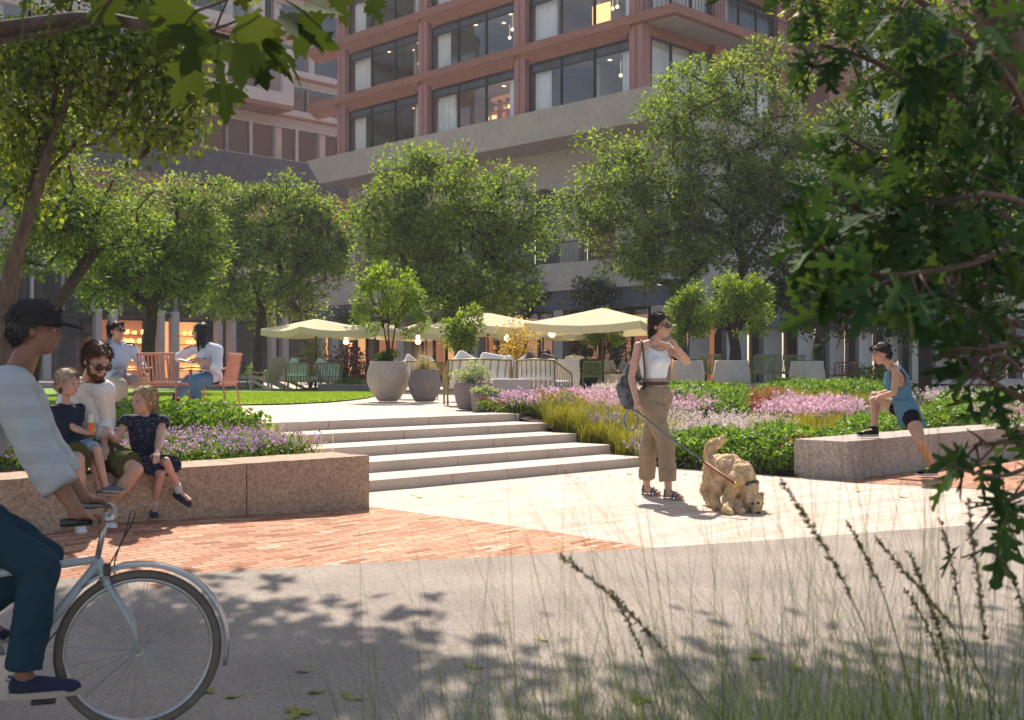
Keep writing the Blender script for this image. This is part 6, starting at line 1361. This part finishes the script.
# ------------------------------------------------------------ near oak and maple
def rgline(pts,n=6):
    out=[]; 
    for a,b in zip(pts[:-1],pts[1:]): out+= [Vector(a).lerp(Vector(b),i/n) for i in range(n)]
    return out+[Vector(pts[-1])]
def branchy(mb,P,r0,r1,spac,tw,rg,leaves,lper,size,droop=.3,tmin=0):
    P=smoothpts(P); L=len(P); mb.tube(P,[r0+(r1-r0)*i/(L-1) for i in range(L)],7)
    tot=sum((b-a).length for a,b in zip(P[:-1],P[1:])); n=max(2,int(tot/spac)); 
    for i in range(n):
        f=tmin+(1-tmin)*(i+.5)/n; k=min(L-2,int(f*(L-1))); p=P[k].lerp(P[k+1],f*(L-1)-k); d=(P[k+1]-P[k]).normalized()
        s=Vector(norm(rg.normal(size=3))); s=(s-d*s.dot(d)*.6).normalized(); ln=tw*rg.uniform(.5,1.2)*(1-.4*f); e=p+(d*.6+s*.9).normalized()*ln-Vector((0,0,droop*ln*.4)); m_=p.lerp(e,.5)+Vector((0,0,.03*ln))
        mb.tube([p,m_,e],[max(.0035,r1),.003,.0018],5)
        for j in range(lper):
            g=rg.uniform(.3,1.0); q=p.lerp(e,g); dd=(e-p).normalized(); a=Vector(rg.normal(size=3)); leaves.append((q,(dd*.7+a*.55-Vector((0,0,droop))).normalized(),size*rg.uniform(.6,1.15)))
    for j in range(3): leaves.append((P[-1],((P[-1]-P[-2]).normalized()+Vector(rg.normal(size=3))*.5-Vector((0,0,droop*.5))).normalized(),size*rg.uniform(.8,1.1)))
def leavesobj(name,mat,Lv,tm,parent,rg):
    P=np.array([tuple(q[0]+q[1]*q[2]*.3) for q in Lv]); D=np.array([tuple(q[1]) for q in Lv]); s_=np.array([q[2] for q in Lv]); Nn=norm(rg.normal(size=P.shape)*.6+[0,-.15,.9]); leafcloud(name,mat,P,D,Nn,s_,tm,parent)
rg=np.random.default_rng(77)
ok=T('tree','dark leaved oak leaning in from the right edge close to the camera','tree',(3.35,5.4,gz(3.35,5.4)))
base=Vector((3.35,5.4,gz(3.35,5.4)-.05)); mb=MB(); trunk=[base,W(1120,420,5.2),W(1075,250,4.9),W(1025,100,4.7),W(985,-10,4.6),W(940,-160,4.6)]
mb.tube(smoothpts(trunk,2),list(np.linspace(.14,.05,len(smoothpts(trunk,2)))),12)
LV=[]
br=[([(1060,250,4.9),(985,205,4.4),(905,170,4.0),(850,140,3.7)],.022,.1),([(1050,190,4.8),(960,120,4.2),(880,60,3.9),(820,45,3.7)],.022,.1),([(1075,300,4.9),(990,262,4.2),(900,240,3.6),(830,190,3.3)],.022,.0),
 ([(1095,340,4.9),(1000,320,4.0),(920,300,3.4),(850,262,3.1),(800,235,3.0)],.022,.0),([(1110,400,5.0),(1030,350,4.0),(970,310,3.3),(900,290,3.0)],.020,.0),([(1110,420,5.0),(1050,410,3.8),(1005,390,3.2),(975,372,3.0)],.018,.1),
 ([(1110,430,5.0),(1060,445,3.6),(1015,440,3.1),(975,445,2.9)],.018,.1),([(1110,440,5.0),(1050,480,3.4),(1010,500,3.0),(995,505,2.9)],.014,.2),([(1020,90,4.7),(950,20,4.2),(870,-30,4.0),(800,-20,3.8)],.020,0),
 ([(1000,40,4.7),(1010,-40,4.0),(960,-60,3.6),(900,10,3.3)],.016,0),([(1080,260,4.9),(1010,150,3.8),(960,90,3.3),(905,95,3.0)],.018,0),([(1080,280,4.9),(1040,210,3.6),(990,190,3.0),(930,205,2.8)],.016,0),
 ([(1095,330,4.9),(1060,340,3.3),(1010,345,2.8),(950,350,2.6)],.014,.1),([(1090,300,4.9),(1000,290,3.7),(930,275,3.2),(880,290,3.1),(840,320,3.1)],.014,.1),([(1095,330,4.9),(1030,380,3.2),(1000,350,2.8),(985,360,2.7)],.012,.2),([(1060,230,4.9),(1000,250,3.5),(945,215,3.0),(885,215,2.8)],.016,0),([(1080,300,4.9),(1020,240,3.3),(975,265,2.8),(900,275,2.6)],.016,0),([(1070,200,4.9),(1030,120,3.3),(1000,60,2.9),(950,30,2.7)],.016,0)]
for pts,r,tm in br: branchy(mb,[W(*p) for p in pts],r,.004,.15,.17,rg,LV,5 if pts[-1][1]<280 else 2,.115,.35,tmin=.25)
# upper crown above the frame
tg=blobs_pts([((.9,9.9,5.9),np.array((1.6,1.0,.6))),((2.6,10.0,6.0),np.array((1.5,1.1,.7))),((1.6,9.0,5.8),np.array((1.6,.8,.4)))],110,rg,.2)
top=W(940,-160,4.6)
fk=[top,Vector((2.4,8.5,5.3)),Vector((2.8,9.8,5.6)),Vector((1.2,9.8,5.5))]
for f in fk[1:]: mb.tube([top,(top+f)/2+Vector((0,0,.2)),f],[.06,.045,.03],7)
for q in tg:
    q=Vector(q); a=min(fk,key=lambda p:(p-q).length); mb.tube([a,(a+q)/2+Vector((0,0,.1)),q],[.02,.012,.005],5)
    for j in range(60): LV.append((q+Vector(rg.normal(size=3))*.30,Vector(norm(rg.normal(size=3)+[0,0,-.3])),.17*rg.uniform(.7,1.1)))
for px,py,D,s_,dx,dz in [(862,398,2.7,.14,-.8,-.5),(838,425,2.7,.15,-.9,-.75),(850,232,2.9,.17,-.7,-.2),(800,210,3.0,.16,-.9,.1),(785,255,3.0,.16,-.9,-.2),(770,215,3.0,.14,-.9,-.2),(945,500,2.8,.15,-.2,-1),(990,500,2.7,.16,.1,-1),(1010,515,2.7,.14,-.4,-.9),(945,462,2.8,.12,-.9,-.3),(1000,470,2.7,.15,.2,-.9),(960,470,2.7,.14,-.3,-.9),(1000,540,2.7,.12,-.5,-.8)]:
    LV.append((W(px,py,D),Vector((dx,rg.normal()*.3,dz)).normalized(),s_)); 
mb.tube(smoothpts([W(*p) for p in [(1060,445,3.4),(1010,480,2.9),(960,470,2.8),(945,462,2.8)]]),[.008,.002],6)
mb.build('trunk',mt['bark_p'],ok,smooth=True); 
def clear(q):
    y=q[0].y
    if y>7: return True
    x=CX+q[0].x/y*F+q[1].x*q[2]/y*F*.5; z=HY-(q[0].z-EYE)/y*F-q[1].z*q[2]/y*F*.5
    if 846<x<938 and 318<z<482: return False
    if x<862 and 300<z<395: return rg.random()<.15
    if x<790 and z>150: return rg.random()<.2
    if x<930 and z>440: return False
    return True if z<290 else rg.random()<(.6 if x>1000 or z<330 else .42)
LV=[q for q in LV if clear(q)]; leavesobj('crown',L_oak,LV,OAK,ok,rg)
# lighter branch of the same kind further back
rg=np.random.default_rng(79)
btree('mid green tree rising behind the bed at the right edge',1075,15.5,[(1072,330,0),(1065,230,0),(1050,150,0)],.12,[(985,120,14.8,90,95),(930,60,14.5,60,50),(1060,60,15,80,90),(880,20,14.5,60,40),(960,210,15,55,55),(830,-10,14.5,50,40)],120,70,.115,.55,L_near,80,tmpl=MAPLE)
# maple over the path at left
rg=np.random.default_rng(81)
mp=T('tree','maple with big soft leaves reaching over the top left corner','tree',(-4.7,7.0,gz(-4.7,7.0))); mb=MB(); LV=[]
tb=Vector((-4.7,7.0,gz(-4.7,7)-.05)); fkp=Vector((-4.4,7.0,3.2)); mb.tube(smoothpts([tb,(-4.75,7,1.5),fkp,(-3.9,7.4,4.4)],2),list(np.linspace(.15,.09,13)),12)
b1=[fkp,Vector((-3.0,5.0,2.9)),W(-60,40,4.1),W(20,26,4.0),W(95,16,3.9),W(150,26,3.8),W(205,32,3.7),W(250,42,3.6)]
mb.tube(smoothpts(b1,1),list(np.linspace(.045,.006,len(smoothpts(b1,1)))),8)
for pts,r in (([(-40,60,4.1),(5,38,4.0),(60,34,3.9),(100,8,3.8)],.012),([(95,16,3.9),(120,-10,3.7),(160,-20,3.5)],.008),([(150,26,3.8),(200,10,3.5),(245,-8,3.3)],.006),([(205,32,3.7),(235,22,3.5),(262,10,3.4)],.005),([(215,30,3.7),(222,12,3.5),(232,-10,3.4)],.004)):
    mb.tube(smoothpts([W(*p) for p in pts],1),[r]*1+list(np.linspace(r,.003,len(smoothpts([W(*p) for p in pts],1))-1)),6)
for px,py,D,s_,dx,dz in [(236,14,3.5,.17,.5,-.6),(262,8,3.45,.17,.8,-.4),(215,18,3.5,.17,-.3,-.7),(250,30,3.5,.16,.7,-.7),(225,45,3.6,.17,-.2,-1),(205,55,3.7,.16,-.6,-.8),(282,18,3.5,.15,.9,-.4),(275,40,3.6,.13,.6,-.9),(290,5,3.5,.13,.9,-.1),(240,-5,3.4,.18,.2,-.8),(205,-5,3.5,.18,-.6,-.5),(190,8,3.6,.15,-.7,-.6),(222,70,3.8,.14,.1,-1),(255,52,3.7,.13,.4,-1),(270,-8,3.4,.17,.7,-.4),(175,-10,3.6,.15,-.3,-.8),(330,-14,3.6,.11,.4,-.8),(365,-8,3.7,.09,.5,-.8),(235,30,3.4,.16,.2,-.9),(248,14,3.7,.16,.6,-.6),
   (150,-10,3.7,.14,0,-1),(60,-8,3.8,.14,-.2,-1),(20,-10,3.8,.15,.2,-1),(100,-12,3.8,.13,.3,-1),(0,8,3.9,.13,-.6,-.6)]:
    LV.append((W(px,py,D),Vector((dx,rg.normal()*.35,dz)).normalized(),s_))
tg=blobs_pts([((-2.9,10.6,5.9),np.array((1.5,1.2,.6))),((-1.6,10.5,6.0),np.array((1.1,1.1,.55))),((-4.6,10.3,6.0),np.array((1.5,1.3,.8))),((-2.6,9.2,6.0),np.array((1.5,.9,.6))),((-1.0,9.0,6.1),np.array((1.2,.8,.4)))],140,rg,.2)
fk=[Vector((-3.9,7.4,4.4)),Vector((-3.2,9.4,5.5)),Vector((-4.4,9.6,5.6)),Vector((-2.2,10.3,5.8))]
mb.tube([fk[0],fk[1],fk[3]],[.09,.05,.03],8); mb.tube([fk[0],fk[2]],[.08,.05],8)
for q in tg:
    q=Vector(q); a=min(fk,key=lambda p:(p-q).length); mb.tube([a,(a+q)/2+Vector((0,0,.1)),q],[.02,.012,.005],5)
    for j in range(60): LV.append((q+Vector(rg.normal(size=3))*.30,Vector(norm(rg.normal(size=3)+[0,0,-.3])),.17*rg.uniform(.7,1.1)))
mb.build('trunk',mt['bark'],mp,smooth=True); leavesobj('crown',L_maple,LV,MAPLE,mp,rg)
# ------------------------------------------------------------ foreground grass
gt=M('grass_stem',(.10,.11,.05),.8,10,.3); sp_=MLEAF('grass_seed',(.07,.065,.05),(.17,.14,.11),.2,.8)
def blade(mb,p,a,L,arc,w,n=7,dx=0):
    V=[]; dxn,dyn=math.cos(a),math.sin(a)
    for i in range(n):
        f=i/(n-1); r=arc*L*f**1.7; z=L*(f-.30*arc*f**2.4); ww=w*(1-f**1.5)+.0003; c=p+Vector((dxn*r,dyn*r,z)); V+= [c+Vector((-dyn*ww,dxn*ww,0)),c+Vector((dyn*ww,-dxn*ww,0))]
    o=len(mb.v); mb.add(V,[(2*i,2*i+1,2*i+3,2*i+2) for i in range(n-1)]); return (V[-1]+V[-2])/2
rg=np.random.default_rng(91)
clumps=[(430,2.9,46,.42),(520,2.7,60,.46),(610,2.55,80,.52),(690,2.5,90,.58),(770,2.45,100,.62),(850,2.4,110,.68),(930,2.35,120,.75),(1010,2.35,120,.82),(740,3.1,80,.5),(880,3.0,90,.6),(980,2.9,100,.7),(590,3.1,60,.4),(1060,2.6,100,.85)]
lab=['leftmost low tuft of grass at the bottom edge','grass tuft at the bottom edge below the steps','grass tuft under the long seed head leaning left','thick grass tuft below the walking woman','thick grass tuft below the dog','thick grass tuft in the bottom middle right','tall grass tuft near the bottom right corner','tallest grass tuft in the bottom right corner','grass tuft just behind the bottom row below the dog','grass tuft behind the bottom row under the seat wall','grass tuft behind the bottom row below the runner','thin grass tuft behind the bottom row left of the dog','grass tuft cut by the right edge of the picture']
heads=[(2.45,[(561,556),(605,589),(651,634),(673,661),(696,690)]),(2.5,[(782,482),(814,530),(841,575),(868,634),(878,672)]),(2.8,[(877,539),(904,571),(936,607),(959,634),(975,665)]),(2.6,[(909,552),(925,590),(938,625),(946,660)]),(2.4,[(968,500),(977,571),(984,630),(987,672)]),(2.6,[(993,548),(1008,570),(1022,600),(1032,650)]),(2.9,[(846,520),(868,560),(886,600),(900,650)]),(2.7,[(940,520),(952,560),(960,610),(966,660)]),(2.9,[(905,590),(925,620),(940,660),(948,690)]),(3.1,[(612,592),(630,625),(645,660),(655,695)])]
for i,(px,Y,nb,h) in enumerate(clumps):
    X=(px-CX)/F*Y; z=gz(X,Y); t=T('grass_tuft',lab[i],'grass',(X,Y,z),'foreground grass tufts'); mb=MB()
    h0=EYE-(720-HY)/F*Y-z      # height at which the frame bottom cuts
    for k in range(int(nb*2.7)):
        p=Vector((X+rg.normal()*.12,Y+rg.normal()*.09,z)); lg=rg.random()<.2; L=h0+h*(rg.uniform(.25,.85) if lg else rg.uniform(-.25,.17))
        blade(mb,p,rg.uniform(0,2*PI),L*1.2,rg.uniform(.1,.8) if lg else rg.uniform(.1,.9),rg.uniform(.0006,.0011) if lg else rg.uniform(.001,.0034),n=10)
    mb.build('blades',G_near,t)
for i,(Y,pl) in enumerate(heads):
    vp=[W(a,b,Y) for a,b in pl]; d0=vp[-1]-vp[-2]; d0=d0/abs(d0.z); q1=vp[-1]+d0*.35; z=gz(q1.x,Y); p0=Vector((q1.x+d0.x*.12,Y,z)); tip=vp[0]; t=T('grass_stalk',['dark seed head leaning far left over the path','long seed head rising below the dog','thin seed head right of the long one','seed head below the grey seat wall','tall upright seed head under the oak leaves','seed head beside the tall upright one','faint seed head left of the upright one','leaning seed head before the brick strip','short seed head in the right grasses','seed head crossing the shaded path'][i],'grass',p0,'foreground seed heads')
    P=[]; 
    P=smoothpts([p0,q1]+vp[::-1],2); nP=len(P)
    mb=MB(); mb.tube(P,[.0024,.0010],5); mb.build('stem',gt,t,smooth=True)
    n=210 if i<5 else 120; Ls=.30 if i<5 else .2; cum=[0]
    for a_,b_ in zip(P[:-1],P[1:]): cum.append(cum[-1]+(b_-a_).length)
    tot=cum[-1]; pts=[];dirs=[]
    for k in range(n):
        g_=tot-Ls*rg.random(); kk=max(0,min(nP-2,int(np.searchsorted(cum,g_))-1)); q=P[kk].lerp(P[kk+1],(g_-cum[kk])/max(1e-6,cum[kk+1]-cum[kk])); d=(P[kk+1]-P[kk]).normalized(); pts.append(q); dirs.append(d*.8+Vector(rg.normal(size=3))*.5)
    leafcloud('seed_head',sp_,np.array(pts),norm(np.array(dirs)),rdir(n),.013*rg.uniform(.7,1.3,n),DIAM,t,wid=.75)
# ------------------------------------------------------------ camera, light
cam=bpy.data.cameras.new('camera'); co=bpy.data.objects.new('camera',cam); COL.objects.link(co); co.location=(0,0,EYE); co.rotation_euler=(PI/2,0,0)
cam.sensor_width=36; cam.lens=36*F/1024; cam.shift_y=(HY-360)/1024; cam.clip_start=.05; cam.clip_end=1500
cam.dof.use_dof=True; cam.dof.focus_distance=11.5; cam.dof.aperture_fstop=5.0
S.camera=co
EL=math.radians(50); DX,DY=.13,-.99
sun=bpy.data.lights.new('sun','SUN'); sun.energy=5; sun.angle=math.radians(.53); sun.color=(1,.90,.77); so=bpy.data.objects.new('sun',sun); COL.objects.link(so)
so.rotation_euler=Vector((DX*math.cos(EL),DY*math.cos(EL),-math.sin(EL))).to_track_quat('-Z','Y').to_euler(); so.location=(0,30,40)
w=bpy.data.worlds.new('World'); S.world=w; w.use_nodes=True; nt=w.node_tree; sk=nt.nodes.new('ShaderNodeTexSky'); sk.sky_type='NISHITA'; sk.sun_disc=False
sk.sun_elevation=EL; sk.sun_rotation=math.atan2(-DX,-DY); sk.air_density=1.0; sk.dust_density=1.5; sk.ozone_density=1
bgn=nt.nodes['Background']; mw=nt.nodes.new('ShaderNodeMix'); mw.data_type='RGBA'; mw.blend_type='MULTIPLY'; mw.inputs[0].default_value=1; nt.links.new(sk.outputs[0],mw.inputs[6]); mw.inputs[7].default_value=(1,.91,.82,1); nt.links.new(mw.outputs[2],bgn.inputs[0]); bgn.inputs[1].default_value=.14
vs_=S.view_settings; vs_.view_transform='Standard'; vs_.look='None'; vs_.gamma=1; vs_.exposure=.72
S.cycles.use_denoising=True; S.cycles.max_bounces=7; S.cycles.diffuse_bounces=4; S.cycles.glossy_bounces=3; S.cycles.transparent_max_bounces=12; S.cycles.transmission_bounces=4
S.cycles.caustics_reflective=False; S.cycles.caustics_refractive=False; S.cycles.sample_clamp_indirect=6; S.cycles.adaptive_threshold=.02

hm=bpy.data.materials.new('haze_air'); hm.use_nodes=True; hn=hm.node_tree; hn.nodes.remove(hn.nodes['Principled BSDF']); pv=hn.nodes.new('ShaderNodeVolumePrincipled')
pv.inputs['Density'].default_value=.0007; pv.inputs['Color'].default_value=(.80,.82,.90,1); pv.inputs['Anisotropy'].default_value=.2; hn.links.new(pv.outputs[0],hn.nodes['Material Output'].inputs['Volume'])
mb=MB(); mb.bx(-330,330,-70,410,-6,60); props(mb.build('haze',hm),'thin pale haze over the whole plaza','haze',kind='stuff')
S.cycles.volume_bounces=0; S.cycles.volume_max_steps=64
